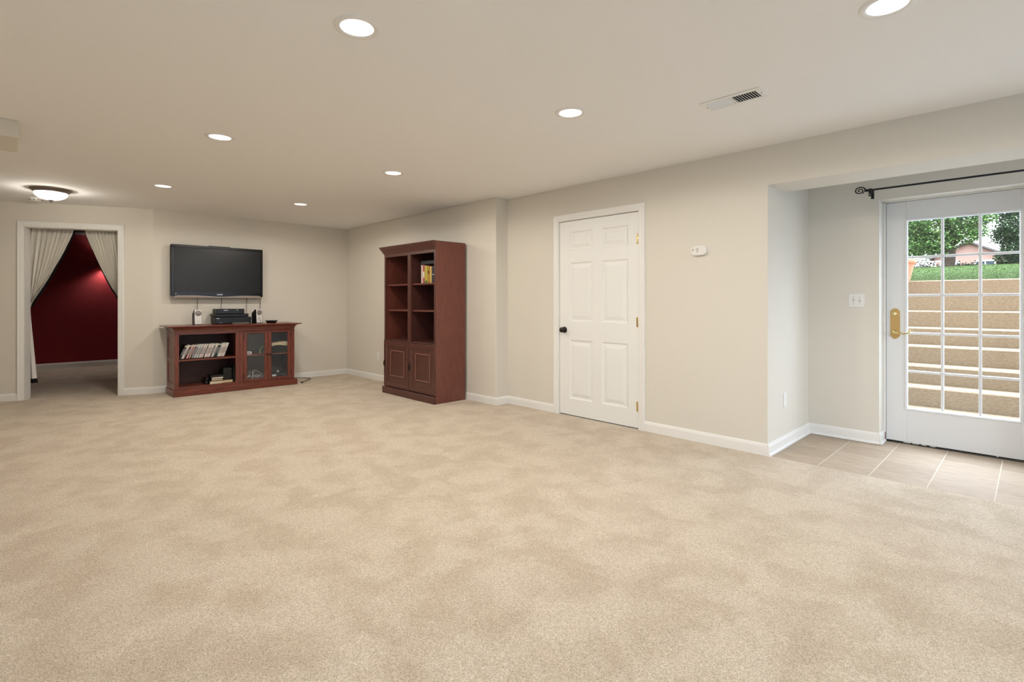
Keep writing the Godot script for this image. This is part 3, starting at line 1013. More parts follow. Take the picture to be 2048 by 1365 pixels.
# ---------------------------------------------------------------- things on the walls
func wall_things() -> void:
	# carbon monoxide alarm
	var c := Vector3(X_DOOR, 1.627, -1.99)
	var d := thing("wall_alarm", "white rounded alarm on the wall beside the panelled door", "alarm", c)
	var pts := PackedVector2Array()
	for k in 40:
		var a := TAU * k / 40.0
		var x := 0.068 * signf(cos(a)) * pow(absf(cos(a)), 0.62)
		var y := 0.041 * signf(sin(a)) * pow(absf(sin(a)), 0.72)
		pts.append(Vector2(x, y))
	var b := mb()
	var pts2 := PackedVector2Array()
	for p in pts:
		pts2.append(p * 0.93)
	b.prism(pts, c, Vector3(0, 0, 1), Vector3.UP, Vector3(-0.026, 0, 0))
	b.prism(pts2, c + Vector3(-0.026, 0, 0), Vector3(0, 0, 1), Vector3.UP, Vector3(-0.005, 0, 0))
	obj("housing", b, M.plastic, d)
	for s in [[-0.046, 0.010, 0.0042], [-0.052, 0.003, 0.0042], [-0.010, -0.012, 0.0040]]:
		b = mb(axis(c + Vector3(-0.031, s[1], s[0]), Vector3(-1, 0, 0)))
		b.lathe([Vector2(s[2], 0), Vector2(s[2] * 0.8, 0.0015), Vector2(0, 0.002)], 12)
		obj("button", b, M.charcoal, d)
	b = mb(axis(c + Vector3(-0.031, 0.008, -0.010), Vector3(-1, 0, 0)))
	b.lathe([Vector2(0.014, 0), Vector2(0.013, 0.002), Vector2(0.011, 0.002), Vector2(0.010, 0.0006), Vector2(0, 0.0006)], 24)
	obj("test_button", b, mat(Color(0.80, 0.79, 0.775), 0.5), d)
	# double light switch
	c = Vector3(X_ALC, 1.204, -1.072)
	d = thing("light_switch", "white double toggle light switch beside the glazed door", "light switch", c)
	b = mb()
	b.box(Vector3(X_ALC - 0.006, 1.146, -1.131), Vector3(X_ALC, 1.262, -1.013), 0.004)
	obj("cover_plate", b, M.plastic, d)
	for z in [-1.095, -1.049]:
		b = mb()
		b.box(Vector3(X_ALC - 0.0068, 1.191, z - 0.006), Vector3(X_ALC - 0.0058, 1.217, z + 0.006))
		obj("switch_slot", b, mat(Color(0.68, 0.67, 0.66), 0.6), d)
		b = mb(Transform3D(Basis(Vector3(0, 0, 1), 0.45 if z < -1.07 else -0.45), Vector3(X_ALC - 0.006, 1.204, z)))
		b.box(Vector3(-0.014, -0.005, -0.0042), Vector3(0.0, 0.005, 0.0042), 0.0015)
		obj("toggle", b, M.plastic, d)
		for y in [1.174, 1.234]:
			b = mb(axis(Vector3(X_ALC - 0.006, y, z), Vector3(-1, 0, 0)))
			b.lathe([Vector2(0.003, 0), Vector2(0.0025, 0.001), Vector2(0, 0.0012)], 8)
			obj("screw", b, M.grey, d)
	# outlets
	c = Vector3(4.565, 0.386, Z_ALC)
	d = thing("wall_outlet", "small white outlet low on the pale alcove side wall", "outlet", c, "wall outlets")
	outlet(d, Transform3D(Basis(), c))
	c = Vector3(X_SHELF, 0.375, -6.99)
	d = thing("wall_outlet", "pale outlet low on the cream wall, left of the bookcase", "outlet", c, "wall outlets")
	outlet(d, Transform3D(Basis(Vector3.UP, -PI / 2), c))
	# curtain rod over the glazed door
	c = Vector3(5.11, 2.123, -0.95)
	d = thing("curtain_rod", "thin black curtain rod with a spiral end above the glazed door", "curtain rod", c)
	b = mb()
	b.tube([Vector3(5.11, 2.123, -0.985), Vector3(5.11, 2.121, 0.40)], 0.0075, 14)
	obj("rod", b, M.iron, d)
	b = mb()
	var sp := []
	for k in 57:
		var t := k / 56.0
		var a := 0.35 + t * TAU * 1.72
		var r := lerpf(0.040, 0.006, t)
		sp.append(Vector3(5.11, 2.127 + r * sin(a) * 0.80 - 0.0, -1.032 + r * cos(a) * 0.98))
	b.tube(sp, 0.0048, 8, 0.0035)
	b.tube([Vector3(5.11, 2.123, -0.985), Vector3(5.11, 2.138, -0.993), sp[0]], 0.0048, 8)
	b.tube([sp[0], Vector3(5.11, 2.128, -0.994), Vector3(5.11, 2.112, -1.004), Vector3(5.11, 2.100, -1.012)], 0.0046, 8, 0.003)
	obj("finial", b, M.iron, d)
	b = mb()
	for k in 4:
		b.xf = axis(Vector3(5.11, 2.123, -0.992 + 0.006 * k), Vector3(0, 0, 1))
		b.lathe([Vector2(0, 0), Vector2(0.010, 0.0), Vector2(0.011, 0.003), Vector2(0.010, 0.005), Vector2(0, 0.005)], 14)
	obj("collar", b, M.iron, d)
	for z in [-0.958, 0.38]:
		b = mb()
		b.box(Vector3(X_ALC - 0.005, 2.060, z - 0.011), Vector3(X_ALC, 2.140, z + 0.011), 0.002)
		b.tube([Vector3(X_ALC - 0.003, 2.110, z), Vector3(5.150, 2.112, z), Vector3(5.118, 2.112, z)], 0.007, 10)
		b.xf = axis(Vector3(5.11, 2.1225, z - 0.010), Vector3(0, 0, 1))
		b.lathe([Vector2(0.008, 0), Vector2(0.014, 0), Vector2(0.014, 0.020), Vector2(0.008, 0.020)], 16)
		b.xf = Transform3D()
		b.box(Vector3(5.099, 2.070, z - 0.010), Vector3(5.103, 2.120, z + 0.010), 0.0015)
		var br := obj("bracket", b, M.iron, d)
		b = mb(axis(Vector3(5.099, 2.085, z), Vector3(-1, 0, 0)))
		b.lathe([Vector2(0.005, 0), Vector2(0.004, 0.002), Vector2(0, 0.0025)], 12)
		obj("screw", b, M.silver, br)
	# a small filled nail hole
	b = mb(axis(Vector3(X_DOOR, 1.79, -3.86), Vector3(-1, 0, 0)))
	b.lathe([Vector2(0.012, 0), Vector2(0.008, 0.0012), Vector2(0, 0.0016)], 14)
	tag(obj("wall_patch", b, M.plastic), "tiny pale filler spot on the wall left of the panelled door", "wall patch")


func outlet(d: Node3D, f: Transform3D) -> void:
	# f: x across, y up, z out of the wall
	var b := mb(f)
	b.box(Vector3(-0.035, -0.058, 0), Vector3(0.035, 0.058, 0.006), 0.004)
	obj("cover_plate", b, M.plastic, d)
	for y in [-0.020, 0.020]:
		b = mb(f)
		b.box(Vector3(-0.016, y - 0.014, 0.005), Vector3(0.016, y + 0.014, 0.0075), 0.003)
		obj("socket", b, M.white, d)
	b = mb(f * axis(Vector3(0, 0, 0.006), Vector3(0, 0, 1)))
	b.lathe([Vector2(0.0035, 0), Vector2(0.003, 0.0012), Vector2(0, 0.0015)], 10)
	obj("screw", b, M.silver, d)


# ---------------------------------------------------------------- curtained doorway
func curve_at(keys: Array, t: float) -> float:
	# keys: Vector2(t, value), Catmull-Rom between them
	for i in keys.size() - 1:
		if t <= keys[i + 1].x or i == keys.size() - 2:
			var k0: Vector2 = keys[maxi(i - 1, 0)]
			var k1: Vector2 = keys[i]
			var k2: Vector2 = keys[i + 1]
			var k3: Vector2 = keys[mini(i + 2, keys.size() - 1)]
			var x := clampf((t - k1.x) / (k2.x - k1.x), 0.0, 1.0)
			return 0.5 * (2.0 * k1.y + (k2.y - k0.y) * x + (2.0 * k0.y - 5.0 * k1.y + 4.0 * k2.y - k3.y) * x * x + (3.0 * k1.y - k0.y - 3.0 * k2.y + k3.y) * x * x * x)
	return keys[-1].y


func sheet(b: MB, rows: int, cols: int, p: Callable, thick: float, f: Transform3D) -> void:
	# a cloth of some thickness; p(u, t) is its mid surface in the frame f
	b.xf = f
	var g := []
	var gn := []
	for i in rows + 1:
		var r := []
		for j in cols + 1:
			r.append(p.call(float(j) / cols, float(i) / rows))
		g.append(r)
	for i in rows + 1:
		var r := []
		for j in cols + 1:
			var du: Vector3 = g[i][mini(j + 1, cols)] - g[i][maxi(j - 1, 0)]
			var dt: Vector3 = g[mini(i + 1, rows)][j] - g[maxi(i - 1, 0)][j]
			var nn := du.cross(dt).normalized()
			if nn.z > 0.0:
				nn = -nn
			if nn.length() < 0.5:
				nn = Vector3(0, 0, -1)
			r.append(nn)
		gn.append(r)
	for i in rows:
		for j in cols:
			var a := [[i, j], [i, j + 1], [i + 1, j + 1], [i + 1, j]]
			for side in [1.0, -1.0]:
				var q := []
				var m := []
				for k in a:
					var nn: Vector3 = gn[k[0]][k[1]] * side
					q.append(g[k[0]][k[1]] + nn * thick * 0.5)
					m.append(nn)
				b.tri(q[0], q[1], q[2], m[0], m[1], m[2])
				b.tri(q[0], q[2], q[3], m[0], m[2], m[3])
	for j in [0, cols]:
		for i in rows:
			var n0: Vector3 = gn[i][j] * thick * 0.5
			var n1: Vector3 = gn[i + 1][j] * thick * 0.5
			var o: Vector3 = (g[i][j] - g[i][1 if j == 0 else cols - 1]).normalized()
			b.quad(g[i][j] + n0, g[i + 1][j] + n1, g[i + 1][j] - n1, g[i][j] - n0, o)


func curtained_doorway() -> void:
	var f := wall_frame()
	# frame with z out into the room for the casing
	var fr := Transform3D(Basis(-f.basis.x, Vector3.UP, -f.basis.z), f.origin)
	var d := structure("trim_1", along(0.85, 0), "white casing round the curtained doorway")
	casing(d, -1.322, -0.380, 2.105, fr, M.trim)
	var b := mb(f)
	b.box(Vector3(0.372, 0, 0), Vector3(0.384, 2.107, 0.12))
	b.box(Vector3(1.314, 0, 0), Vector3(1.326, 2.107, 0.12))
	b.box(Vector3(0.384, 2.100, 0), Vector3(1.314, 2.112, 0.12))
	obj("jamb", b, M.trim, d)
	# tension rod
	b = mb(f)
	b.tube([Vector3(0.30, 2.118, 0.165), Vector3(1.40, 2.118, 0.165)], 0.008, 10)
	tag(obj("curtain_pole", b, M.iron), "dark pole at the top of the curtained doorway carrying both drapes", "curtain rod")
	# left drape
	var inner := [Vector2(0, 0.901), Vector2(0.10, 0.930), Vector2(0.20, 0.969), Vector2(0.34, 1.022), Vector2(0.49, 1.089), Vector2(0.64, 1.155), Vector2(0.80, 1.234), Vector2(1, 1.332)]
	drape("left", inner, 1.385, 2.108, 1.164, 1.120, 0.0)
	var inner2 := [Vector2(0, 0.788), Vector2(0.145, 0.750), Vector2(0.31, 0.695), Vector2(0.51, 0.632), Vector2(0.69, 0.569), Vector2(0.855, 0.505), Vector2(1, 0.441)]
	drape("right", inner2, 0.310, 2.108, 1.261, 1.225, 1.0)
	# wall sconce in the red room, mostly hidden by the right drape
	var c := Vector3(1.345, 1.90, Z_RED + 0.09)
	d = thing("wall_sconce", "small wall sconce glowing on the red wall behind the right drape", "wall lamp", c)
	b = mb()
	b.box(Vector3(c.x - 0.04, c.y - 0.09, Z_RED), Vector3(c.x + 0.04, c.y + 0.07, Z_RED + 0.015), 0.005)
	b.tube([Vector3(c.x, c.y - 0.05, Z_RED + 0.01), Vector3(c.x, c.y - 0.07, Z_RED + 0.05), Vector3(c.x, c.y - 0.05, Z_RED + 0.09)], 0.006, 8)
	obj("bracket", b, M.bronze, d)
	b = mb(at(c))
	b.lathe([Vector2(0.070, -0.055), Vector2(0.052, 0.055), Vector2(0.050, 0.055), Vector2(0.068, -0.055)], 28)
	obj("shade", b, mat(Color(0.5, 0.42, 0.36), 0.9), d)
	b = mb(at(c + Vector3(0, -0.02, 0)))
	b.lathe([Vector2(0, -0.03), Vector2(0.010, -0.028), Vector2(0.012, -0.012), Vector2(0.022, 0.008), Vector2(0.024, 0.020), Vector2(0.016, 0.036), Vector2(0, 0.042)], 18)
	obj("bulb", b, M.dome, d)
	omni("sconce_lamp", c, WARM, 0.85, 0.02)


func drape(side: String, inner: Array, s_out: float, y_top: float, y_in: float, y_tie: float, mirrored: float) -> void:
	var f := wall_frame()
	var is_left := side == "left"
	var tie_s := 1.372 if is_left else 0.336
	var label := "cream drape with black lining swept to the left side of the doorway" if is_left else "cream drape with black lining swept to the right side of the doorway"
	var d := thing("doorway_drape", label, "curtain", along(tie_s, 0, 0.17), "doorway drapes")
	var tie_y := y_tie - 0.03
	var pos := func(u: float, t: float, extra: float) -> Vector3:
		# u = 0 at the jamb, 1 at the free edge; t = 0 at the pole, 1 at the tie
		var w := pow(u, 0.85)
		var edge := curve_at(inner, t)
		var s_jamb := lerpf(s_out, tie_s, smoothstep(0.0, 1.0, t))
		var s := lerpf(s_jamb, edge, w)
		var y_end := lerpf(tie_y - 0.05, y_in, w)
		var sag := 0.16 * sin(PI * t) * w * (1.0 - w) * 1.4
		var y := lerpf(y_top, y_end, t) - sag + extra * 0.0
		var ph := 9.0 * TAU * pow(u, 1.12) + (0.6 if is_left else 2.1)
		var amp := 0.016 * (0.55 + 0.45 * sin(3.1 * u + 4.0 * t)) * lerpf(0.75, 1.15, sin(PI * minf(t, 0.9)))
		var z := 0.170 + amp * sin(ph + 1.2 * sin(2.0 * t)) + 0.007 * sin(ph * 2.3 + 5.0 * t) + 0.03 * t * (1.0 - u)
		return Vector3(s, y, z)
	var b := mb()
	sheet(b, 48, 110, func(u, t): return pos.call(u, t, 0.0), 0.002, f)
	obj("face_cloth", b, M.drape, d)
	# black-out lining behind, showing past the free edge
	b = mb()
	var over := -0.014 if is_left else 0.015
	sheet(b, 48, 60, func(u, t):
		var p: Vector3 = pos.call(u, t, 0.0)
		return Vector3(p.x + (over * 1.0 * smoothstep(0.7, 1.0, u) * smoothstep(0.0, 0.12, t + 0.04)), p.y - 0.03 * smoothstep(0.8, 1.0, u) * t, 0.205 + 0.008 * sin(u * 30.0)), 0.002, f)
	obj("lining", b, M.lining, d)
	# the part below the tie, hanging to just above the carpet
	var low := func(u: float, t: float) -> Vector3:
		var w := lerpf(0.028, 0.075, smoothstep(0.0, 1.0, t))
		var s0 := lerpf(1.372, 1.372, t) if is_left else 0.336
		var dir := -1.0 if is_left else 1.0
		var free := lerpf(0.0, 0.062 if is_left else 0.018, pow(t, 1.1)) * dir
		var s := s0 + lerpf(-w * dir, free, u)
		return Vector3(s, lerpf(tie_y + 0.02, 0.228, t), 0.255 - 0.02 * (1.0 - t) + 0.012 * sin(u * 14.0 + t))
	b = mb()
	sheet(b, 20, 24, low, 0.003, f)
	obj("tail", b, M.drape_white, d)
	b = mb()
	sheet(b, 2, 24, func(u, t):
		var p: Vector3 = low.call(u, 1.0)
		return Vector3(p.x - (0.009 if is_left else -0.004) * t * u, lerpf(0.228, 0.172, t), p.z), 0.004, f)
	obj("hem", b, M.lining, d)
	b = mb(f)
	var o := 0.045 if is_left else -0.045
	b.tube([Vector3(tie_s + o - 0.025, tie_y + 0.03, 0.24), Vector3(tie_s + o, tie_y + 0.02, 0.20), Vector3(tie_s + o + 0.025, tie_y + 0.02, 0.24), Vector3(tie_s + o, tie_y + 0.02, 0.28)], 0.006, 8)
	obj("tieback", b, M.drape, d)


# ---------------------------------------------------------------- television
func television() -> void:
	var zf := -7.90
	var d := thing("television", "wall-mounted black flat-screen television above the media console", "television", Vector3(2.06, 1.245, zf))
	var x0 := 1.492
	var x1 := 2.630
	var b := mb()
	b.box(Vector3(x0, 1.262, zf - 0.075), Vector3(x1, 1.953, zf - 0.012), 0.010)
	b.box(Vector3(1.70, 1.40, Z_TV), Vector3(2.40, 1.80, zf - 0.07))
	obj("housing", b, M.black, d)
	b = mb()
	# bezel: a glossy frame; its lower edge swells in the middle
	b.box(Vector3(x0, 1.918, zf - 0.014), Vector3(x1, 1.953, zf), 0.004)
	b.box(Vector3(x0, 1.262, zf - 0.014), Vector3(1.534, 1.918, zf), 0.004)
	b.box(Vector3(2.600, 1.262, zf - 0.014), Vector3(x1, 1.918, zf), 0.004)
	var low := PackedVector2Array([Vector2(1.534, 1.326)])
	for k in 33:
		var t := k / 32.0
		low.append(Vector2(lerpf(1.534, 2.600, t), 1.277 - 0.017 * pow(sin(PI * clampf((t - 0.18) / 0.64, 0.0, 1.0)), 2.0)))
	low.append(Vector2(2.600, 1.326))
	b.prism(low, Vector3(0, 0, zf - 0.012), Vector3(1, 0, 0), Vector3.UP, Vector3(0, 0, 0.0105))
	var bump := PackedVector2Array([Vector2(1.925, 1.950), Vector2(2.20, 1.950), Vector2(2.192, 1.961), Vector2(1.933, 1.961)])
	b.prism(bump, Vector3(0, 0, zf - 0.030), Vector3(1, 0, 0), Vector3.UP, Vector3(0, 0, 0.030))
	obj("bezel", b, M.gloss_black, d)
	b = mb()
	b.box(Vector3(1.534, 1.326, zf - 0.010), Vector3(2.600, 1.918, zf - 0.004))
	obj("screen", b, M.screen, d)
	b = mb()
	b.box(Vector3(x0 - 0.002, 1.245, zf - 0.070), Vector3(x1 - 0.002, 1.279, zf - 0.004), 0.006)
	obj("speaker_strip", b, mat(Color(0.62, 0.57, 0.53), 0.45), d)
	b = mb()
	var line := []
	for k in 33:
		var t := k / 32.0
		line.append(Vector3(lerpf(1.56, 2.57, t), 1.2765 - 0.017 * pow(sin(PI * clampf((t - 0.18) / 0.64, 0.0, 1.0)), 2.0), zf - 0.002))
	b.tube(line, 0.0028, 6)
	obj("chrome_line", b, M.silver, d)
	text("SHARP", Vector3(2.066, 1.292, zf + 0.0002), 0.0175, M.led, d, "logo")
	b = mb()
	b.xf = axis(Vector3(1.546, 1.300, zf - 0.0008), Vector3(0, 0, 1))
	b.lathe([Vector2(0.006, 0), Vector2(0.005, 0.001), Vector2(0, 0.0012)], 14)
	obj("badge", b, M.led, d)
	# cables
	var C := [[1.810, 1.807, 1.075], [2.109, 2.087, 1.10], [2.431, 2.431, 0.99], [2.620, 2.610, 1.06]]
	var names := ["thin black cable hanging to the left speaker from the television", "thin black cable slanting from the television to the upper set-top box", "thin black cable hanging straight between the boxes and right speaker", "thin black cable at the television's right end, behind the right speaker"]
	for i in 4:
		b = mb()
		var x: float = C[i][0]
		var q: float = C[i][1]
		var pts := []
		for k in 9:
			var t := k / 8.0
			pts.append(Vector3(lerpf(x, q, t * t), lerpf(1.262, C[i][2] - 0.06, t), -7.955 - 0.02 * sin(PI * t)))
		b.tube(pts, 0.0034, 6)
		tag(obj("cable", b, M.rubber), names[i], "cable", "cables under the television")


func text(s: String, p: Vector3, h: float, m: Material, parent: Node3D, called: String, turn := 0.0) -> void:
	var t := TextMesh.new()
	var font := SystemFont.new()
	font.font_names = PackedStringArray(["Droid Sans"])
	font.font_weight = 700
	t.font = font
	t.text = s
	t.font_size = 32
	t.pixel_size = h / 24.0
	t.depth = 0.0006
	t.material = m
	var o := MeshInstance3D.new()
	o.mesh = t
	o.name = called
	o.position = p - base_of(parent)
	o.rotation.y = turn
	parent.add_child(o, true)


# ---------------------------------------------------------------- media console
func media_console() -> void:
	var zf := -7.50
	var zb := -7.93
	var d := thing("media_console", "reddish wooden media console with open shelves and two glass doors", "media console", Vector3(2.2, 0, -7.7))
	var b := mb()
	b.box(Vector3(1.437, 0, zb), Vector3(2.968, 0.080, -7.478), 0.006)
	obj("plinth", b, M.console_x, d)
	# sides: framed, with two sunk panels each
	for s in [0, 1]:
		b = mb()
		var xa: float = 1.455 if s == 0 else 2.911
		var xo: float = xa if s == 0 else xa + 0.020
		var nn := Vector3(-1, 0, 0) if s == 0 else Vector3(1, 0, 0)
		b.box(Vector3(xa + 0.007, 0.08, zb), Vector3(xa + 0.013, 0.822, zf - 0.02))
		for z in [[zb, zb + 0.035], [zf - 0.085, zf - 0.0005]]:
			b.box(Vector3(xa, 0.08, z[0]), Vector3(xa + 0.020, 0.822, z[1]), 0.002)
		for y in [[0.08, 0.155], [0.425, 0.475], [0.725, 0.822]]:
			b.box(Vector3(xa, y[0], zb + 0.035), Vector3(xa + 0.020, y[1], zf - 0.085), 0.001)
		obj("side_panel", b, M.console_v, d)
	b = mb()
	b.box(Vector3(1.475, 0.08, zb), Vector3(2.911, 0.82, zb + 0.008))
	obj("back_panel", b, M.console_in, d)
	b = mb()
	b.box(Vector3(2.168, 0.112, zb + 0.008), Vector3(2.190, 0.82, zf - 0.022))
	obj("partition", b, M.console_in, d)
	b = mb()
	b.box(Vector3(1.475, 0.095, zb + 0.008), Vector3(2.911, 0.112, zf - 0.022))
	obj("floor_board", b, M.console_x, d)
	b = mb()
	b.box(Vector3(1.475, 0.440, zb + 0.008), Vector3(2.168, 0.461, zf - 0.012), 0.002)
	obj("shelf", b, M.console_x, d)
	b = mb()
	b.box(Vector3(2.190, 0.446, zb + 0.008), Vector3(2.911, 0.464, zf - 0.05), 0.002)
	obj("shelf", b, M.console_x, d)
	# face frame
	for s in [[1.456, 1.503], [2.152, 2.2035], [2.2045, 2.247], [2.883, 2.930]]:
		b = mb()
		b.box(Vector3(s[0], 0.08, zf - 0.022), Vector3(s[1], 0.822, zf), 0.0015)
		obj("stile", b, M.console_v, d)
	for r in [[1.503, 2.152, 0.775, 0.822], [1.503, 2.152, 0.08, 0.116], [2.247, 2.883, 0.797, 0.822], [2.247, 2.883, 0.08, 0.098]]:
		b = mb()
		b.box(Vector3(r[0], r[2], zf - 0.022), Vector3(r[1], r[3], zf - 0.0004), 0.001)
		obj("rail", b, M.console_x, d)
	# coved crown and top
	b = mb()
	var prev := []
	for k in 9:
		var t := k / 8.0 * PI / 2.0
		var o := 0.004 + 0.068 * (1.0 - cos(t))
		var y := 0.820 + 0.057 * sin(t)
		var cur := [Vector3(1.455 - o, y, zb - 0.03), Vector3(1.455 - o, y, zf + o), Vector3(2.931 + o, y, zf + o), Vector3(2.931 + o, y, zb - 0.03)]
		if prev.size():
			for i in 3:
				b.face(prev[i], prev[i + 1], cur[i + 1], cur[i], Vector3(2.2, 0.83, -7.7))
		prev = cur
	b.box(Vector3(1.47, 0.812, zb), Vector3(2.92, 0.826, zf - 0.005))
	obj("crown", b, M.console_x, d)
	b = mb()
	b.box(Vector3(1.376, 0.876, -7.985), Vector3(3.006, 0.888, -7.420), 0.003)
	obj("top", b, M.console_x, d)
	# glazed doors
	for s in [[2.249, 2.565, 2.548, 2.249], [2.567, 2.881, 2.592, 2.881]]:
		b = mb()
		var w := 0.045
		b.box(Vector3(s[0], 0.101, zf - 0.019), Vector3(s[0] + w, 0.794, zf + 0.001), 0.0025)
		b.box(Vector3(s[1] - w, 0.101, zf - 0.019), Vector3(s[1], 0.794, zf + 0.001), 0.0025)
		b.box(Vector3(s[0] + w, 0.101, zf - 0.019), Vector3(s[1] - w, 0.133, zf + 0.001), 0.0025)
		b.box(Vector3(s[0] + w, 0.762, zf - 0.019), Vector3(s[1] - w, 0.794, zf + 0.001), 0.0025)
		var door := obj("door", b, M.console_v, d)
		b = mb()
		b.quad(Vector3(s[0] + w, 0.133, zf - 0.010), Vector3(s[1] - w, 0.133, zf - 0.010), Vector3(s[1] - w, 0.762, zf - 0.010), Vector3(s[0] + w, 0.762, zf - 0.010), Vector3(0, 0, 1))
		obj("pane", b, M.cab_glass, door)
		b = mb(axis(Vector3(s[2], 0.460, zf), Vector3(0, 0, 1)))
		b.lathe([Vector2(0.006, 0), Vector2(0.006, 0.010), Vector2(0.012, 0.015), Vector2(0.014, 0.021), Vector2(0.010, 0.028), Vector2(0, 0.030)], 18)
		obj("knob", b, M.bronze, door)
		for y in [0.715, 0.190]:
			b = mb()
			b.box(Vector3(s[3] - 0.005, y - 0.030, zf - 0.004), Vector3(s[3] + 0.005, y + 0.030, zf + 0.004), 0.002)
			obj("hinge", b, M.iron, door)


func console_top_things() -> void:
	var Y := 0.888
	# two small speakers
	var sp := thing("desktop_speaker", "small white-fronted speaker at the left on the media console", "speaker", Vector3(1.764, Y, -7.72), "desktop speakers")
	var b := mb()
	# slightly tilted back, wedge body
	var poly := PackedVector2Array([Vector2(0, 0.006), Vector2(0.014, 0.198), Vector2(0.052, 0.190), Vector2(0.125, 0.142), Vector2(0.120, 0.006)])
	b.prism(poly, Vector3(-0.043, 0, 0), Vector3(0, 0, -1), Vector3.UP, Vector3(0.086, 0, 0))
	b.box(Vector3(-0.045, 0, -0.118), Vector3(0.045, 0.008, 0.004), 0.002)
	local("body", b, M.charcoal, sp)
	var ff := Transform3D(Basis(Vector3.RIGHT, -0.07), Vector3(0, 0.007, 0.0005))
	b = mb(ff)
	b.box(Vector3(-0.041, 0, -0.004), Vector3(0.041, 0.192, 0.003), 0.003)
	local("front_panel", b, M.silver_plastic, sp)
	b = mb(ff * axis(Vector3(0, 0.146, 0.003), Vector3(0, 0, 1)))
	b.lathe([Vector2(0.036, 0), Vector2(0.036, 0.003), Vector2(0.033, 0.004), Vector2(0.031, 0.002)], 32)
	local("driver_ring", b, M.pewter, sp)
	b = mb(ff * axis(Vector3(0, 0.146, 0.003), Vector3(0, 0, 1)))
	b.lathe([Vector2(0.033, 0.0005), Vector2(0.024, 0.004), Vector2(0.010, 0.006), Vector2(0, 0.0065)], 32)
	local("grille", b, mat(Color(0.55, 0.53, 0.52), 0.6, 0.3), sp)
	b = mb(ff)
	b.box(Vector3(-0.014, 0.036, 0.0028), Vector3(0.014, 0.039, 0.0034))
	local("brand_line", b, M.grey, sp)
	var s2 := dup(sp, Vector3(2.525, Y, -7.72), "small white-fronted speaker with knobs, right of the stacked boxes", 0.22)
	for k in [[-0.004, 0.070, 0.009], [0.010, 0.042, 0.004], [0.012, 0.025, 0.0045], [-0.018, 0.050, 0.003]]:
		b = mb(ff * axis(Vector3(k[0], k[1], 0.003), Vector3(0, 0, 1)))
		b.lathe([Vector2(k[2], 0), Vector2(k[2] * 0.9, 0.006), Vector2(0, 0.007)], 16)
		local("control", b, M.silver if k[2] > 0.008 else M.charcoal, s2)
	# stacked boxes
	var d := thing("disc_recorder", "widest black box at the bottom of the stack under the television", "media player", Vector3(2.195, Y, -7.80), "stacked media boxes")
	b = mb()
	b.box(Vector3(1.972, Y + 0.008, -7.975), Vector3(2.418, Y + 0.094, -7.722), 0.003)
	obj("case", b, M.charcoal, d)
	b = mb()
	b.box(Vector3(1.972, Y + 0.010, -7.724), Vector3(2.418, Y + 0.093, -7.718), 0.002)
	b.box(Vector3(1.985, Y + 0.050, -7.719), Vector3(2.30, Y + 0.052, -7.7165))
	obj("front_panel", b, M.gloss_black, d)
	text("SONY", Vector3(1.995, Y + 0.079, -7.7175), 0.012, M.led, d, "logo")
	for x in [2.025, 2.043]:
		b = mb(axis(Vector3(x, Y + 0.022, -7.718), Vector3(0, 0, 1)))
		b.lathe([Vector2(0.004, 0), Vector2(0.0035, 0.002), Vector2(0, 0.0025)], 12)
		obj("jack", b, M.led, d)
	for x in [1.99, 2.40]:
		for z in [-7.95, -7.75]:
			b = mb(at(Vector3(x, Y, z)))
			b.lathe([Vector2(0, 0), Vector2(0.012, 0), Vector2(0.011, 0.008), Vector2(0, 0.008)], 12)
			obj("foot", b, M.rubber, d)
	d = thing("disc_player", "slim black disc player in the middle of the stacked boxes", "media player", Vector3(2.167, Y + 0.094, -7.80), "stacked media boxes")
	b = mb()
	b.box(Vector3(1.957, Y + 0.099, -7.955), Vector3(2.380, Y + 0.139, -7.724), 0.004)
	obj("case", b, M.charcoal, d)
	b = mb()
	b.box(Vector3(1.957, Y + 0.100, -7.726), Vector3(2.380, Y + 0.138, -7.718), 0.006)
	obj("front_panel", b, M.gloss_black, d)
	b = mb()
	b.box(Vector3(1.990, Y + 0.112, -7.719), Vector3(2.17, Y + 0.126, -7.7165), 0.001)
	obj("disc_tray", b, M.charcoal, d)
	for x in [1.98, 2.36]:
		for z in [-7.93, -7.74]:
			b = mb(at(Vector3(x, Y + 0.094, z)))
			b.lathe([Vector2(0, 0), Vector2(0.010, 0), Vector2(0.010, 0.006), Vector2(0, 0.006)], 10)
			obj("foot", b, M.rubber, d)
	d = thing("set_top_box", "small glossy black set-top box on top of the stack", "set-top box", Vector3(2.154, Y + 0.139, -7.80), "stacked media boxes")
	b = mb()
	b.box(Vector3(1.982, Y + 0.143, -7.93), Vector3(2.326, Y + 0.207, -7.724), 0.004)
	obj("case", b, M.black, d)
	b = mb()
	b.box(Vector3(1.982, Y + 0.143, -7.726), Vector3(2.326, Y + 0.207, -7.719), 0.003)
	obj("front_panel", b, M.gloss_black, d)
	b = mb()
	b.box(Vector3(2.066, Y + 0.184, -7.7195), Vector3(2.118, Y + 0.191, -7.718))
	obj("clock_display", b, M.led, d)
	b = mb(axis(Vector3(2.235, Y + 0.190, -7.719), Vector3(0, 0, 1)))
	b.lathe([Vector2(0.006, 0), Vector2(0.005, 0.002), Vector2(0, 0.0025)], 14)
	obj("power_light", b, M.led, d)
	for x in [2.0, 2.31]:
		for z in [-7.91, -7.74]:
			b = mb(at(Vector3(x, Y + 0.138, z)))
			b.lathe([Vector2(0, 0), Vector2(0.008, 0), Vector2(0.008, 0.006), Vector2(0, 0.006)], 10)
			obj("foot", b, M.rubber, d)
	# remote control
	d = thing("remote_control", "grey remote control lying in front of the stacked boxes", "remote control", Vector3(2.262, Y, -7.68))
	b = mb()
	b.box(Vector3(2.160, Y, -7.702), Vector3(2.370, Y + 0.019, -7.655), 0.006)
	obj("body", b, mat(Color(0.45, 0.43, 0.41), 0.45), d)
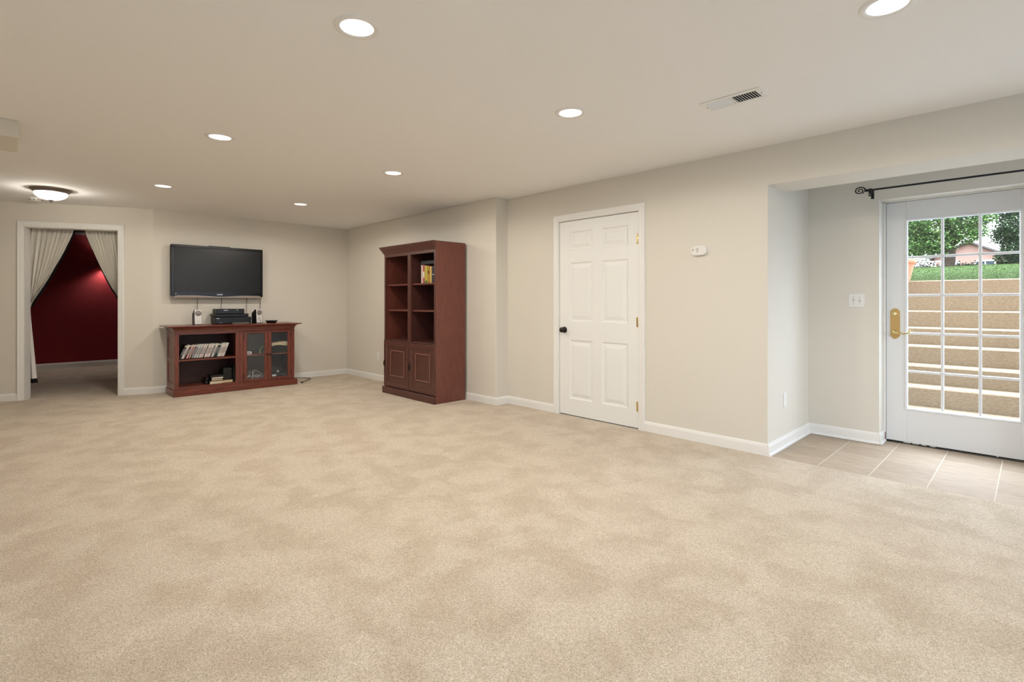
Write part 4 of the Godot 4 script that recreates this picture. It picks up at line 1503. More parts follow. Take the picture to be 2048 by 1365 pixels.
	for k in 8:
		b = mb()
		b.box(Vector3(2.178 + 0.022 * k, Y + 0.0185, -7.690), Vector3(2.190 + 0.022 * k, Y + 0.021, -7.667), 0.001)
		obj("button", b, M.charcoal, d)
	# shallow black dish
	d = thing("shallow_dish", "shallow black dish on the right end of the media console", "dish", Vector3(2.682, Y, -7.70))
	b = mb(at(Vector3(2.682, Y, -7.70)))
	b.lathe([Vector2(0, 0), Vector2(0.055, 0), Vector2(0.068, 0.012), Vector2(0.080, 0.030), Vector2(0.082, 0.034), Vector2(0.077, 0.033), Vector2(0.064, 0.014), Vector2(0.050, 0.006), Vector2(0, 0.006)], 36)
	obj("dish", b, M.black, d)
	b = mb(at(Vector3(2.682, Y, -7.70)))
	b.lathe([Vector2(0.079, 0.031), Vector2(0.0835, 0.033), Vector2(0.082, 0.0365), Vector2(0.077, 0.034)], 36)
	obj("rim", b, M.charcoal, d)
	# cord on the floor
	b = mb()
	var pts := []
	var K := [Vector3(3.00, 0.035, -7.93), Vector3(3.14, 0.022, -7.97), Vector3(3.27, 0.012, -7.93), Vector3(3.31, 0.008, -7.84), Vector3(3.24, 0.007, -7.74), Vector3(3.13, 0.007, -7.62), Vector3(3.065, 0.010, -7.545)]
	var cv := Curve3D.new()
	for i in K.size():
		var tan: Vector3 = Vector3() if i == 0 or i == K.size() - 1 else (K[i + 1] - K[i - 1]) / 6.0
		cv.add_point(K[i], -tan, tan)
	for k in 40:
		pts.append(cv.sample_baked(cv.get_baked_length() * k / 39.0, true))
	d = thing("power_cord", "black power cord lying on the carpet right of the media console", "cord", Vector3(3.15, 0, -7.75))
	b.tube(pts, 0.0042, 8)
	obj("cord", b, M.rubber, d)
	b = mb()
	b.tube([Vector3(3.075, 0.010, -7.556), Vector3(3.05, 0.011, -7.528), Vector3(3.035, 0.011, -7.510)], 0.0085, 10, 0.011)
	obj("plug", b, M.rubber, d)


const ORD := ["leftmost", "second", "third", "fourth", "fifth", "sixth", "seventh", "eighth", "ninth", "tenth", "eleventh", "twelfth", "thirteenth", "fourteenth", "fifteenth", "sixteenth", "seventeenth", "eighteenth", "nineteenth", "twentieth", "twenty-first", "twenty-second", "twenty-third", "twenty-fourth", "twenty-fifth", "twenty-sixth", "twenty-seventh", "twenty-eighth", "twenty-ninth", "thirtieth", "thirty-first", "thirty-second", "thirty-third", "thirty-fourth", "thirty-fifth", "thirty-sixth", "rightmost"]


func console_inside_things() -> void:
	# leaning row of disc cases
	var colors := {"white": Color(0.84, 0.82, 0.80), "black": Color(0.07, 0.07, 0.08), "red": Color(0.52, 0.08, 0.10), "grey": Color(0.55, 0.56, 0.57), "green": Color(0.16, 0.33, 0.29), "pink": Color(0.80, 0.66, 0.62), "blue": Color(0.42, 0.47, 0.56)}
	var row := ["black", "black", "white", "white", "black", "red", "white", "red", "pink", "black", "grey", "blue", "white", "grey", "white", "blue", "white", "pink", "white", "black", "white", "white", "pink", "white", "white", "black", "white", "white", "green", "black", "green", "white", "white", "white", "pink", "white", "white"]
	var cm := {}
	for k in colors:
		cm[k] = mat(colors[k], 0.45)
	var proto := {}
	var n := row.size()
	for i in n:
		var c: String = row[i]
		var w := 0.0128
		var ang := lerpf(0.42, 0.345, float(i) / (n - 1))
		var x := 1.518 + 0.01405 * i
		var label := "%s spined disc case, %s from the left in the leaning row" % [c, ORD[i]]
		if i == 0 or i == n - 1:
			label = "%s spined disc case at the %s end of the leaning row" % [c, "left" if i == 0 else "right"]
		var o: Node3D
		if not proto.has(c):
			o = thing("disc_case", label, "disc case", Vector3(), "disc cases leaning on the console shelf")
			var b := mb()
			b.box(Vector3(-w, 0, -0.135), Vector3(0, 0.190, 0), 0.0015)
			local("case", b, M.black if c in ["black", "red", "green"] else mat(Color(0.70, 0.70, 0.70), 0.3), o)
			b = mb()
			b.box(Vector3(-w + 0.001, 0.004, -0.001), Vector3(-0.001, 0.186, 0.0008), 0.0003)
			local("spine", b, cm[c], o)
			b = mb()
			var light: bool = c in ["white", "pink", "grey", "blue"]
			b.box(Vector3(-w + 0.0035, 0.050, 0.0006), Vector3(-0.0035, 0.135, 0.0012))
			local("title", b, mat(Color(0.45, 0.40, 0.40), 0.5) if light else mat(Color(0.60, 0.58, 0.58), 0.5), o)
			b = mb()
			b.box(Vector3(-w + 0.002, 0.160, 0.0006), Vector3(-0.002, 0.182, 0.0012))
			local("spine_logo", b, mat(Color(0.80, 0.78, 0.72), 0.5), o)
			proto[c] = o
		else:
			o = dup(proto[c], Vector3(), label)
		o.position = Vector3(x, 0.461 + 0.0135 * sin(ang) + 0.0003, -7.555 + 0.006 * sin(i * 12.9898))
		o.rotation.z = -ang
	# stacked books and cases on the lower shelf
	var Y := 0.112
	var front := -7.56
	# front stack: [x0, x1, thickness, colour, label, front offset]
	var y := Y
	for s in [
		[1.855, 2.000, 0.040, Color(0.86, 0.80, 0.68), "cream book at the bottom of the left stack on the lower shelf", 0.020],
		[1.880, 2.010, 0.026, Color(0.84, 0.76, 0.66), "cream book with dark covers, second from the bottom of the left stack", 0.0],
		[1.882, 2.016, 0.022, Color(0.90, 0.85, 0.78), "thin pale book near the top of the left stack, lower shelf", 0.006],
		[1.872, 2.016, 0.024, Color(0.14, 0.12, 0.12), "black book on top of the left stack on the lower shelf", -0.004]]:
		y = stack_book(s, y, front)
	y = Y
	var k := 0
	var more := [[2.004, 2.135, 0.038, Color(0.84, 0.77, 0.60), "yellowish book at the bottom of the right stack on the lower shelf", -0.010]]
	var names := ["bottom black disc case of the right stack on the lower shelf", "second black disc case up in the right stack, lower shelf", "third black disc case up in the right stack, lower shelf", "fourth black disc case up in the right stack, lower shelf", "fifth black disc case up in the right stack, lower shelf", "topmost black disc case of the right stack on the lower shelf"]
	for i in 6:
		more.append([2.028 + 0.003 * (i % 2), 2.132, 0.026, Color(0.055, 0.055, 0.06), names[i], -0.03 - 0.004 * (i % 3)])
	for s in more:
		y = stack_book(s, y, front)
		k += 1
	# two dark cases lying against the left end of the left stack
	y = Y
	for q in [[1.812, 1.846, 0.046, "lower dark case lying against the left end of the book stack, lower shelf"], [1.822, 1.850, 0.036, "upper dark case lying against the left end of the book stack, lower shelf"]]:
		var dk := thing("dark_case", q[3], "case", Vector3(q[0], y, -7.66))
		var bb := mb()
		bb.box(Vector3(q[0], y, -7.76), Vector3(q[1], y + q[2] - 0.001, -7.59), 0.010)
		obj("shell", bb, M.black, dk)
		bb = mb()
		bb.box(Vector3(q[0] + 0.006, y + q[2] * 0.40, -7.5905), Vector3(q[1] - 0.008, y + q[2] * 0.62, -7.5885), 0.0008)
		obj("clasp", bb, M.grey, dk)
		y += q[2]
	var b: MB
	var pts: Array
	var d: Node3D
	# right of the stacks: black upright case
	d = thing("game_stand", "narrow black upright case between the right stack and the stile", "case", Vector3(2.148, Y, -7.62))
	b = mb()
	b.box(Vector3(2.139, Y, -7.70), Vector3(2.164, Y + 0.215, -7.545), 0.003)
	obj("case", b, M.black, d)
	b = mb()
	b.box(Vector3(2.142, Y + 0.02, -7.5455), Vector3(2.161, Y + 0.055, -7.544), 0.001)
	obj("label_plate", b, M.charcoal, d)
	# left glass door: white box, green strap, tangle of cables
	d = thing("white_box", "small white box on the shelf behind the left glass door", "box", Vector3(2.352, 0.464, -7.62))
	b = mb()
	b.box(Vector3(2.300, 0.464, -7.68), Vector3(2.386, 0.502, -7.60), 0.003)
	obj("carton", b, M.white, d)
	b = mb()
	b.box(Vector3(2.318, 0.478, -7.6005), Vector3(2.368, 0.490, -7.599))
	obj("printed_label", b, M.grey, d)
	b = mb()
	b.tube([Vector3(2.505, 0.470, -7.66), Vector3(2.518, 0.510, -7.67), Vector3(2.535, 0.545, -7.68), Vector3(2.562, 0.556, -7.68), Vector3(2.60, 0.552, -7.68), Vector3(2.63, 0.49, -7.68)], 0.007, 8)
	tag(obj("green_strap", b, mat(Color(0.55, 0.62, 0.22), 0.6)), "yellow-green strap curving on the shelf behind the left glass door", "strap")
	var tone := [mat(Color(0.85, 0.84, 0.83), 0.5), mat(Color(0.62, 0.61, 0.60), 0.5)]
	for i in 12:
		b = mb()
		pts = []
		var a0 := Vector3(rng.randf_range(2.29, 2.58), 0.12, rng.randf_range(-7.72, -7.60))
		var a1 := Vector3(rng.randf_range(2.29, 2.62), 0.12, rng.randf_range(-7.74, -7.60))
		var top := Vector3(rng.randf_range(2.33, 2.52), rng.randf_range(0.16, 0.33), rng.randf_range(-7.74, -7.62))
		for q in 15:
			var t := q / 14.0
			var p := a0.lerp(top, t).lerp(top.lerp(a1, t), t)
			p += Vector3(0.012 * sin(9.0 * t + i), 0.008 * sin(13.0 * t + i * 2.0) + 0.006, 0.01 * cos(7.0 * t + i))
			pts.append(p)
		b.tube(pts, 0.0032, 6)
		tag(obj("white_cable", b, tone[i % 2]), "pale cable in the tangle at the bottom behind the left glass door", "cable", "tangled cables behind the left glass door")
	# right glass door: basket with a cloth, device below
	d = thing("wicker_basket", "dark wicker basket on the shelf behind the right glass door", "basket", Vector3(2.75, 0.464, -7.68))
	var bm := mat(Color(0.13, 0.105, 0.07), 0.8)
	var bm2 := mat(Color(0.23, 0.20, 0.12), 0.8)
	for r in 9:
		var yy := 0.470 + 0.013 * r
		for face_k in 3:
			b = mb()
			pts = []
			var cnt := 25
			for q in cnt:
				var t := q / float(cnt - 1)
				var wob := 0.0035 * (1.0 if (q + r) % 2 == 0 else -1.0)
				if face_k == 0:
					pts.append(Vector3(lerpf(2.645, 2.878, t), yy, -7.600 + wob))
				elif face_k == 1:
					pts.append(Vector3(2.645 + wob, yy, lerpf(-7.80, -7.600, t)))
				else:
					pts.append(Vector3(2.878 + wob, yy, lerpf(-7.80, -7.600, t)))
			b.tube(pts, 0.0058, 6)
			obj("strand", b, bm2 if r % 2 else bm, d)
	b = mb()
	b.box(Vector3(2.650, 0.465, -7.80), Vector3(2.873, 0.470, -7.606))
	b.box(Vector3(2.650, 0.465, -7.81), Vector3(2.873, 0.585, -7.80))
	b.box(Vector3(2.652, 0.470, -7.608), Vector3(2.871, 0.580, -7.606))
	obj("basket_floor", b, bm, d)
	d = thing("folded_cloth", "cream cloth folded over the rim of the wicker basket", "cloth", Vector3(2.76, 0.58, -7.68))
	b = mb()
	sheet(b, 14, 30, func(u, t):
		var zz: float
		var yy: float
		if t < 0.30:
			zz = -7.588
			yy = lerpf(0.560 + 0.010 * sin(u * 5.0) + 0.012 * u, 0.606 + 0.014 * u, t / 0.30)
		else:
			zz = lerpf(-7.588, -7.78, (t - 0.30) / 0.70)
			yy = 0.606 + 0.014 * u + 0.008 * sin(u * 9.0 + t * 7.0) * (t - 0.30)
		return Vector3(lerpf(2.648, 2.874, u), yy, zz - 0.003 * sin(u * 16.0)), 0.004, Transform3D())
	obj("cloth", b, mat(Color(0.80, 0.73, 0.60), 0.95), d)
	d = thing("cable_router", "flat dark device with a label at the bottom behind the right glass door", "router", Vector3(2.76, 0.112, -7.70))
	b = mb()
	b.box(Vector3(2.650, 0.112, -7.86), Vector3(2.876, 0.165, -7.585), 0.006)
	obj("case", b, M.charcoal, d)
	b = mb()
	b.box(Vector3(2.650, 0.132, -7.586), Vector3(2.705, 0.156, -7.5835), 0.0005)
	obj("printed_label", b, M.white, d)
	d = thing("small_white_ball", "small pale rounded knob-like ball on the dark device behind the right glass door", "ball", Vector3(2.77, 0.165, -7.70))
	b = mb(at(Vector3(2.77, 0.183, -7.70)))
	var sph := []
	for q in 11:
		var a := -PI / 2 + PI * q / 10.0
		sph.append(Vector2(0.018 * cos(a), 0.018 * sin(a)))
	b.lathe(sph, 20)
	obj("ball", b, mat(Color(0.72, 0.72, 0.70), 0.5), d)


func stack_book(s: Array, y: float, front: float) -> float:
	# a closed book or case lying flat, its long edge to the front: two covers, a spine at the back and the block of pages
	var pages: bool = s[3].r > 0.3
	var d := thing("stacked_book" if pages or "book" in s[4] else "stacked_case", s[4], "book" if "book" in s[4] else "disc case", Vector3((s[0] + s[1]) / 2, y, front - 0.07))
	var dark := mat(Color(0.06, 0.05, 0.05), 0.5)
	var z1: float = front + s[5]
	var z0 := z1 - 0.16
	var b := mb()
	b.box(Vector3(s[0] - 0.002, y, z0), Vector3(s[1] + 0.002, y + 0.003, z1 + 0.002), 0.0008)
	b.box(Vector3(s[0] - 0.002, y + s[2] - 0.0035, z0), Vector3(s[1] + 0.002, y + s[2] - 0.0005, z1 + 0.002), 0.0008)
	b.box(Vector3(s[0] - 0.002, y + 0.002, z0 - 0.003), Vector3(s[1] + 0.002, y + s[2] - 0.002, z0), 0.0008)
	b.box(Vector3(s[0] - 0.0025, y + 0.002, z0), Vector3(s[0] - 0.0005, y + s[2] - 0.002, z1), 0.0005)
	obj("cover", b, dark, d)
	b = mb()
	b.box(Vector3(s[0], y + 0.003, z0 + 0.001), Vector3(s[1], y + s[2] - 0.0035, z1))
	obj("pages" if pages else "case_body", b, mat(s[3], 0.85 if pages else 0.25), d)
	return y + s[2]


# ---------------------------------------------------------------- bookcase
func bookcase() -> void:
	var xf := 3.520
	var xb := 3.960
	var zn := -4.860
	var zfar := -6.000
	var d := thing("bookcase", "tall dark mahogany bookcase with two lower doors against the cream wall", "bookcase", Vector3(3.74, 0, -5.43))
	var b := mb()
	b.box(Vector3(xf, 0, zn - 0.026), Vector3(xb, 1.905, zn), 0.002)
	obj("side_panel", b, M.case_v, d)
	b = mb()
	b.box(Vector3(xf, 0, zfar), Vector3(xb, 1.895, zfar + 0.026), 0.002)
	obj("side_panel", b, M.case_v, d)
	b = mb()
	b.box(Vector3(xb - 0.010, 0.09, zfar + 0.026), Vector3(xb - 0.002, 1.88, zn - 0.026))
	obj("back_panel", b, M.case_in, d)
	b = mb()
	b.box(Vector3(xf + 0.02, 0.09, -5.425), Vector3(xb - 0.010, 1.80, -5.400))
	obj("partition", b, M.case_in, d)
	b = mb()
	b.box(Vector3(xf + 0.001, 1.800, zfar + 0.026), Vector3(xb - 0.002, 1.880, zn - 0.026))
	obj("top_board", b, M.case_z, d)
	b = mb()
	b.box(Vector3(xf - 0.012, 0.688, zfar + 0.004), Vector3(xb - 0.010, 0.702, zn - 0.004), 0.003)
	obj("ledge", b, M.case_rail_shaded, d)
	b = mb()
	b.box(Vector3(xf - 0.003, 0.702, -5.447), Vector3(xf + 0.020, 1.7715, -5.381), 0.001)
	obj("stile", b, M.case_front_shaded, d)
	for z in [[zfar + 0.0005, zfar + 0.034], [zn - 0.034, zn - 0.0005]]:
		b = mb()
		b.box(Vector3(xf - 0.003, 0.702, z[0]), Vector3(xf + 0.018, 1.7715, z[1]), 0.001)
		obj("stile", b, M.case_front_shaded, d)
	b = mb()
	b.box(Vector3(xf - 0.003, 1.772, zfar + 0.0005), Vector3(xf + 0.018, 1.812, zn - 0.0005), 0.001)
	obj("rail", b, M.case_rail_shaded, d)
	for bay in [[zfar + 0.026, -5.425], [-5.400, zn - 0.026]]:
		for y in [1.418, 1.092]:
			b = mb()
			b.box(Vector3(xf + 0.026, y - 0.020, bay[0] + 0.001), Vector3(xb - 0.012, y, bay[1] - 0.001), 0.002)
			obj("shelf", b, M.case_z, d)
	# crown: moulding on the front and the far end, cut flush at the near end
	b = mb()
	var prof := [Vector2(0.004, 1.806), Vector2(0.008, 1.816), Vector2(0.009, 1.824), Vector2(0.016, 1.828), Vector2(0.020, 1.838), Vector2(0.026, 1.852), Vector2(0.034, 1.862), Vector2(0.038, 1.872), Vector2(0.041, 1.874), Vector2(0.048, 1.890), Vector2(0.052, 1.900), Vector2(0.052, 1.907)]
	for i in prof.size() - 1:
		var p: Vector2 = prof[i]
		var q: Vector2 = prof[i + 1]
		b.face(Vector3(xf - p.x, p.y, zn), Vector3(xf - p.x, p.y, zfar - p.x), Vector3(xf - q.x, q.y, zfar - q.x), Vector3(xf - q.x, q.y, zn), Vector3(3.8, 1.80, -5.4))
		b.face(Vector3(xf - p.x, p.y, zfar - p.x), Vector3(xb, p.y, zfar - p.x), Vector3(xb, q.y, zfar - q.x), Vector3(xf - q.x, q.y, zfar - q.x), Vector3(3.8, 1.80, -5.4))
	b.quad(Vector3(xf - 0.052, 1.907, zn), Vector3(xf - 0.052, 1.907, zfar - 0.052), Vector3(xb, 1.907, zfar - 0.052), Vector3(xb, 1.907, zn), Vector3.UP)
	var end := PackedVector2Array()
	for p in prof:
		end.append(Vector2(-p.x, p.y))
	end.append(Vector2(0.0, 1.907))
	end.append(Vector2(0.0, 1.806))
	b.prism(end, Vector3(xf, 0, zn - 0.003), Vector3(1, 0, 0), Vector3.UP, Vector3(0, 0, 0.003))
	obj("crown", b, M.case_rail_shaded, d)
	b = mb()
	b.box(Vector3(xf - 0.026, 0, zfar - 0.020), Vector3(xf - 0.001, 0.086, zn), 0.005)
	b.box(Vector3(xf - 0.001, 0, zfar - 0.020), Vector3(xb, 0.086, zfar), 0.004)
	obj("plinth", b, M.case_rail_shaded, d)
	b = mb()
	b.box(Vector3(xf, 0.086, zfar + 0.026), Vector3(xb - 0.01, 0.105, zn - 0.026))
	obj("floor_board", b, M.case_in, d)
	# doors
	var f := Transform3D(Basis(Vector3(0, 0, 1), Vector3.UP, Vector3(-1, 0, 0)), Vector3(xf - 0.016, 0, 0))
	for s in [[-5.992, -5.418, -5.966, [-5.842, -5.517]], [-5.408, -4.866, -5.386, [-5.268, -4.965]]]:
		b = mb(f)
		var y0 := 0.100
		var y1 := 0.685
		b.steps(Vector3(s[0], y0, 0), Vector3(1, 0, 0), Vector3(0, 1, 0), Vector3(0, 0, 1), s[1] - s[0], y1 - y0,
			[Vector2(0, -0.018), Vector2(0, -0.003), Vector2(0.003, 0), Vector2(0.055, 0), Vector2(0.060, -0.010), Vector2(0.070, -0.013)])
		var door := obj("door", b, M.case_front_shaded, d)
		b = mb(f)
		var m: Array = s[3]
		var r := [[m[0], 0.236, m[1], 0.248], [m[0], 0.556, m[1], 0.568], [m[0], 0.248, m[0] + 0.012, 0.556], [m[1] - 0.012, 0.248, m[1], 0.556]]
		for q in r:
			b.box(Vector3(q[0], q[1], -0.014), Vector3(q[2], q[3], -0.003), 0.005)
		obj("moulding", b, M.case_edge, door)
		b = mb(f)
		b.box(Vector3(s[2] - 0.006, 0.418, 0), Vector3(s[2] + 0.006, 0.432, 0.012), 0.003)
		b.tube([Vector3(s[2], 0.424, 0.010), Vector3(s[2], 0.414, 0.017), Vector3(s[2], 0.385, 0.018), Vector3(s[2], 0.358, 0.012)], 0.0045, 10, 0.006)
		obj("pull", b, M.iron, door)
		b = mb(f)
		b.box(Vector3(s[2] - 0.008, 0.350, 0), Vector3(s[2] + 0.008, 0.440, 0.003), 0.002)
		obj("pull_plate", b, M.bronze, door)
	# books on the upper right shelf
	var Y := 1.418
	var z := -5.232
	var B := [
		[0.018, 0.222, Color(0.80, 0.74, 0.70), "pale grey-pink book at the left end of the bookcase row"],
		[0.020, 0.226, Color(0.70, 0.30, 0.30), "red and white spined book, second from left in the bookcase row"],
		[0.006, 0.215, Color(0.85, 0.83, 0.74), "thin pale book beside the wide yellow book in the bookcase"],
		[0.036, 0.208, Color(0.68, 0.635, 0.24), "wide yellow book in the bookcase row"],
		[0.016, 0.204, Color(0.70, 0.53, 0.20), "orange-yellow book right of the wide yellow book"],
		[0.012, 0.200, Color(0.72, 0.32, 0.22), "narrow orange-red book in the middle of the bookcase row"],
		[0.022, 0.196, Color(0.76, 0.655, 0.37), "straw-yellow book left of the dark blue book in the bookcase"],
		[0.046, 0.190, Color(0.12, 0.13, 0.20), "dark blue book with a pale band in the bookcase row"],
		[0.022, 0.212, Color(0.68, 0.40, 0.21), "orange book at the right end of the bookcase row"]]
	for i in B.size():
		var w: float = B[i][0] * 1.62
		var h: float = B[i][1]
		var o := thing("book", B[i][3], "book", Vector3(3.64, Y, z + w / 2), "books standing in the bookcase")
		var fx := 3.572 + 0.006 * (i % 3)
		var dp := 0.165
		var m := mat(B[i][2], 0.5)
		b = mb()
		b.box(Vector3(fx, Y, z + 0.0006), Vector3(fx + dp, Y + h, z + 0.0022))
		b.box(Vector3(fx, Y, z + w - 0.0022), Vector3(fx + dp, Y + h, z + w - 0.0006))
		b.box(Vector3(fx - 0.0015, Y, z + 0.0006), Vector3(fx + 0.001, Y + h, z + w - 0.0006), 0.0008)
		obj("cover", b, m, o)
		b = mb()
		b.box(Vector3(fx + 0.001, Y + 0.003, z + 0.002), Vector3(fx + dp - 0.004, Y + h - 0.004, z + w - 0.002))
		obj("pages", b, mat(Color(0.86, 0.82, 0.72), 0.9), o)
		if i in [1, 3, 4, 7]:
			b = mb()
			var band := [[0.3, 0.62], [0.02, 0.13], [0.55, 0.72], [0.50, 0.55]]
			var cc := [Color(0.88, 0.84, 0.82), Color(0.20, 0.42, 0.18), Color(0.25, 0.16, 0.10), Color(0.75, 0.72, 0.70)]
			var kk: int = {1: 0, 3: 1, 4: 2, 7: 3}[i]
			b.box(Vector3(fx - 0.0022, Y + h * band[kk][0], z + 0.002), Vector3(fx - 0.0012, Y + h * band[kk][1], z + w - 0.002))
			obj("spine_band", b, mat(cc[kk], 0.5), o)
		z += w + 0.0008
	var o := thing("flat_book", "dark navy book lying flat on the row of books in the bookcase", "book", Vector3(3.65, Y + 0.226, -5.06))
	b = mb()
	b.box(Vector3(3.566, Y + 0.2265, -5.228), Vector3(3.80, Y + 0.230, -4.892), 0.001)
	b.box(Vector3(3.566, Y + 0.264, -5.228), Vector3(3.80, Y + 0.2675, -4.892), 0.001)
	b.box(Vector3(3.564, Y + 0.2265, -5.228), Vector3(3.569, Y + 0.2675, -4.892), 0.001)
	obj("cover", b, mat(Color(0.10, 0.105, 0.14), 0.4), o)
	b = mb()
	b.box(Vector3(3.570, Y + 0.230, -5.226), Vector3(3.795, Y + 0.264, -4.895))
	obj("pages", b, mat(Color(0.16, 0.165, 0.20), 0.8), o)


# ---------------------------------------------------------------- outside the glazed door
func lawn_y(x: float) -> float:
	return 1.463 + maxf(0.0, x - 8.6) * 0.066 + 0.02 * sin(maxf(0.0, x - 8.6) * 0.9)


func outside() -> void:
	# landing and stair
	var b := mb()
	b.box(Vector3(5.55, -0.30, -1.6), Vector3(6.40, -0.055, 1.0))
	struct(obj("floor_landing", b, M.concrete), "concrete landing outside the glazed door")
	var d := thing("concrete_stair", "pale concrete stair rising outside behind the glazed door", "stair", Vector3(7.3, -0.05, -0.3))
	for i in 8:
		var x := 6.30 + 0.29 * i
		var y := 0.135 + 0.19 * i
		b = mb()
		b.box(Vector3(x, -0.3 if i == 0 else y - 0.40, -1.38), Vector3(x + (0.33 if i < 7 else 0.16), y, 0.78), 0.012)
		obj("step", b, M.concrete, d)
	b = mb()
	b.box(Vector3(5.55, -0.3, -1.62), Vector3(8.80, 1.47, -1.40), 0.01)
	struct(obj("wall_stair_left", b, M.concrete))
	b = mb()
	b.box(Vector3(5.55, -0.3, 0.80), Vector3(8.80, 1.47, 1.02), 0.01)
	struct(obj("wall_stair_right", b, M.concrete))
	# lawn
	b = mb()
	var X := []
	for i in 23:
		X.append(8.60 + i * 0.62)
	for i in X.size() - 1:
		for j in 14:
			var z0 := -12.0 + j * 1.4
			var z1 := z0 + 1.4
			var p := Vector3(X[i], lawn_y(X[i]), z0)
			var q := Vector3(X[i + 1], lawn_y(X[i + 1]), z0)
			b.face(p, q, q + Vector3(0, 0, z1 - z0), p + Vector3(0, 0, z1 - z0), Vector3(p.x, -50, 0))
	var xe: float = X[-1]
	for s in [[-12.0, -1.62], [1.02, 7.6]]:
		b.face(Vector3(5.55, 1.468, s[0]), Vector3(8.62, 1.468, s[0]), Vector3(8.62, 1.468, s[1]), Vector3(5.55, 1.468, s[1]), Vector3(7, -50, 0))
	struct(obj("ground_lawn", b, M.lawn), "green lawn sloping up beyond the stair")
	b = mb()
	b.box(Vector3(xe, 1.5, -30.0), Vector3(70, lawn_y(xe) + 0.02, 26.0))
	struct(obj("ground_far", b, M.mulch), "dark ground under the trees")
	# blades
	var blade := mb()
	blade.tri(Vector3(-0.006, 0, 0), Vector3(0.006, 0, 0), Vector3(0.003, 0.05, 0.012), Vector3(0, 0.6, 0.8), Vector3(0, 0.6, 0.8), Vector3(0, 0.8, 0.6))
	blade.tri(Vector3(-0.016, 0, 0.004), Vector3(-0.006, 0, 0.01), Vector3(-0.022, 0.042, 0.0), Vector3(0, 0.6, 0.8), Vector3(0, 0.6, 0.8), Vector3(0, 0.8, 0.6))
	scatter("grass_blades", "short green grass blades on the lawn", blade.mesh(), 110000, [Color(0.22, 0.33, 0.11), Color(0.31, 0.42, 0.18), Color(0.26, 0.375, 0.145)], func():
		var x := 8.62 + pow(rng.randf(), 1.5) * 13.5
		var z := rng.randf_range(-0.20 * x - 0.4, 0.10 * x)
		return Transform3D(Basis(Vector3.UP, rng.randf() * TAU).scaled(Vector3.ONE * rng.randf_range(0.4, 0.85) * (0.7 + 0.045 * (x - 8.0))), Vector3(x, lawn_y(x) - 0.003, z)))
	# terracotta pot
	d = thing("terracotta_pot", "terracotta flower pot at the top of the outside stair", "flower pot", Vector3(8.40, 1.465, -1.255))
	b = mb(at(Vector3(8.40, 1.465, -1.255)))
	b.lathe([Vector2(0, 0), Vector2(0.105, 0), Vector2(0.112, 0.01), Vector2(0.160, 0.225), Vector2(0.155, 0.228)], 36)
	obj("body", b, M.terracotta, d)
	b = mb(at(Vector3(8.40, 1.465, -1.255)))
	b.lathe([Vector2(0.156, 0.222), Vector2(0.176, 0.228), Vector2(0.182, 0.236), Vector2(0.182, 0.272), Vector2(0.176, 0.280), Vector2(0.162, 0.280), Vector2(0.156, 0.235)], 36)
	obj("rim", b, M.terracotta, d)
	b = mb(at(Vector3(8.40, 1.465, -1.255)))
	b.lathe([Vector2(0.157, 0.235), Vector2(0.08, 0.248), Vector2(0, 0.250)], 24)
	obj("soil", b, M.mulch, d)
	# trees
	tree("leafy_tree", "bright green broadleaf tree beyond the lawn, left of the dark tree", Vector3(21.6, 2.26, -1.98), 0.17, [[-3.2, 3.8, 1.0], [-2.3, 3.95, 1.0], [-1.5, 4.0, 0.70], [-2.9, 3.12, 0.66], [-2.15, 3.18, 0.62], [-3.6, 3.05, 0.65], [-1.50, 3.36, 0.50], [-2.4, 5.3, 1.5], [-3.9, 5.0, 1.5], [-4.4, 3.7, 1.2], [-2.55, 2.92, 0.45], [-1.12, 3.85, 0.40], [-1.28, 3.42, 0.36]], 52000, [Color(0.30, 0.45, 0.24), Color(0.47, 0.62, 0.36), Color(0.36, 0.52, 0.31), Color(0.62, 0.74, 0.48)], 0.044)
	tree("dark_tree", "dense dark green tree standing at the right behind the lawn", Vector3(22.6, 2.26, 0.15), 0.22, [[-0.38, 2.85, 0.55], [-0.35, 3.6, 0.70], [0.25, 3.1, 0.85], [0.05, 4.4, 0.85], [0.8, 4.0, 1.1], [-0.68, 3.30, 0.42], [-0.15, 2.48, 0.50], [0.7, 2.6, 0.8], [0.4, 5.6, 1.2], [-0.62, 4.1, 0.42], [-0.6, 2.55, 0.40]], 44000, [Color(0.15, 0.26, 0.16), Color(0.24, 0.37, 0.22), Color(0.19, 0.31, 0.20), Color(0.34, 0.48, 0.30)], 0.042)
	tree("far_tree", "grey-green tree far behind the broadleaf tree", Vector3(33.0, 2.26, -6.3), 0.25, [[-5.6, 5.4, 1.7], [-4.6, 5.2, 1.3], [-7.0, 5.5, 2.0], [-6.0, 7.5, 2.2], [-5.0, 4.0, 0.9], [-4.2, 4.2, 0.8], [-5.8, 3.6, 0.9]], 9000, [Color(0.26, 0.38, 0.25), Color(0.36, 0.47, 0.32)], 0.10)
	shrubs()
	house()


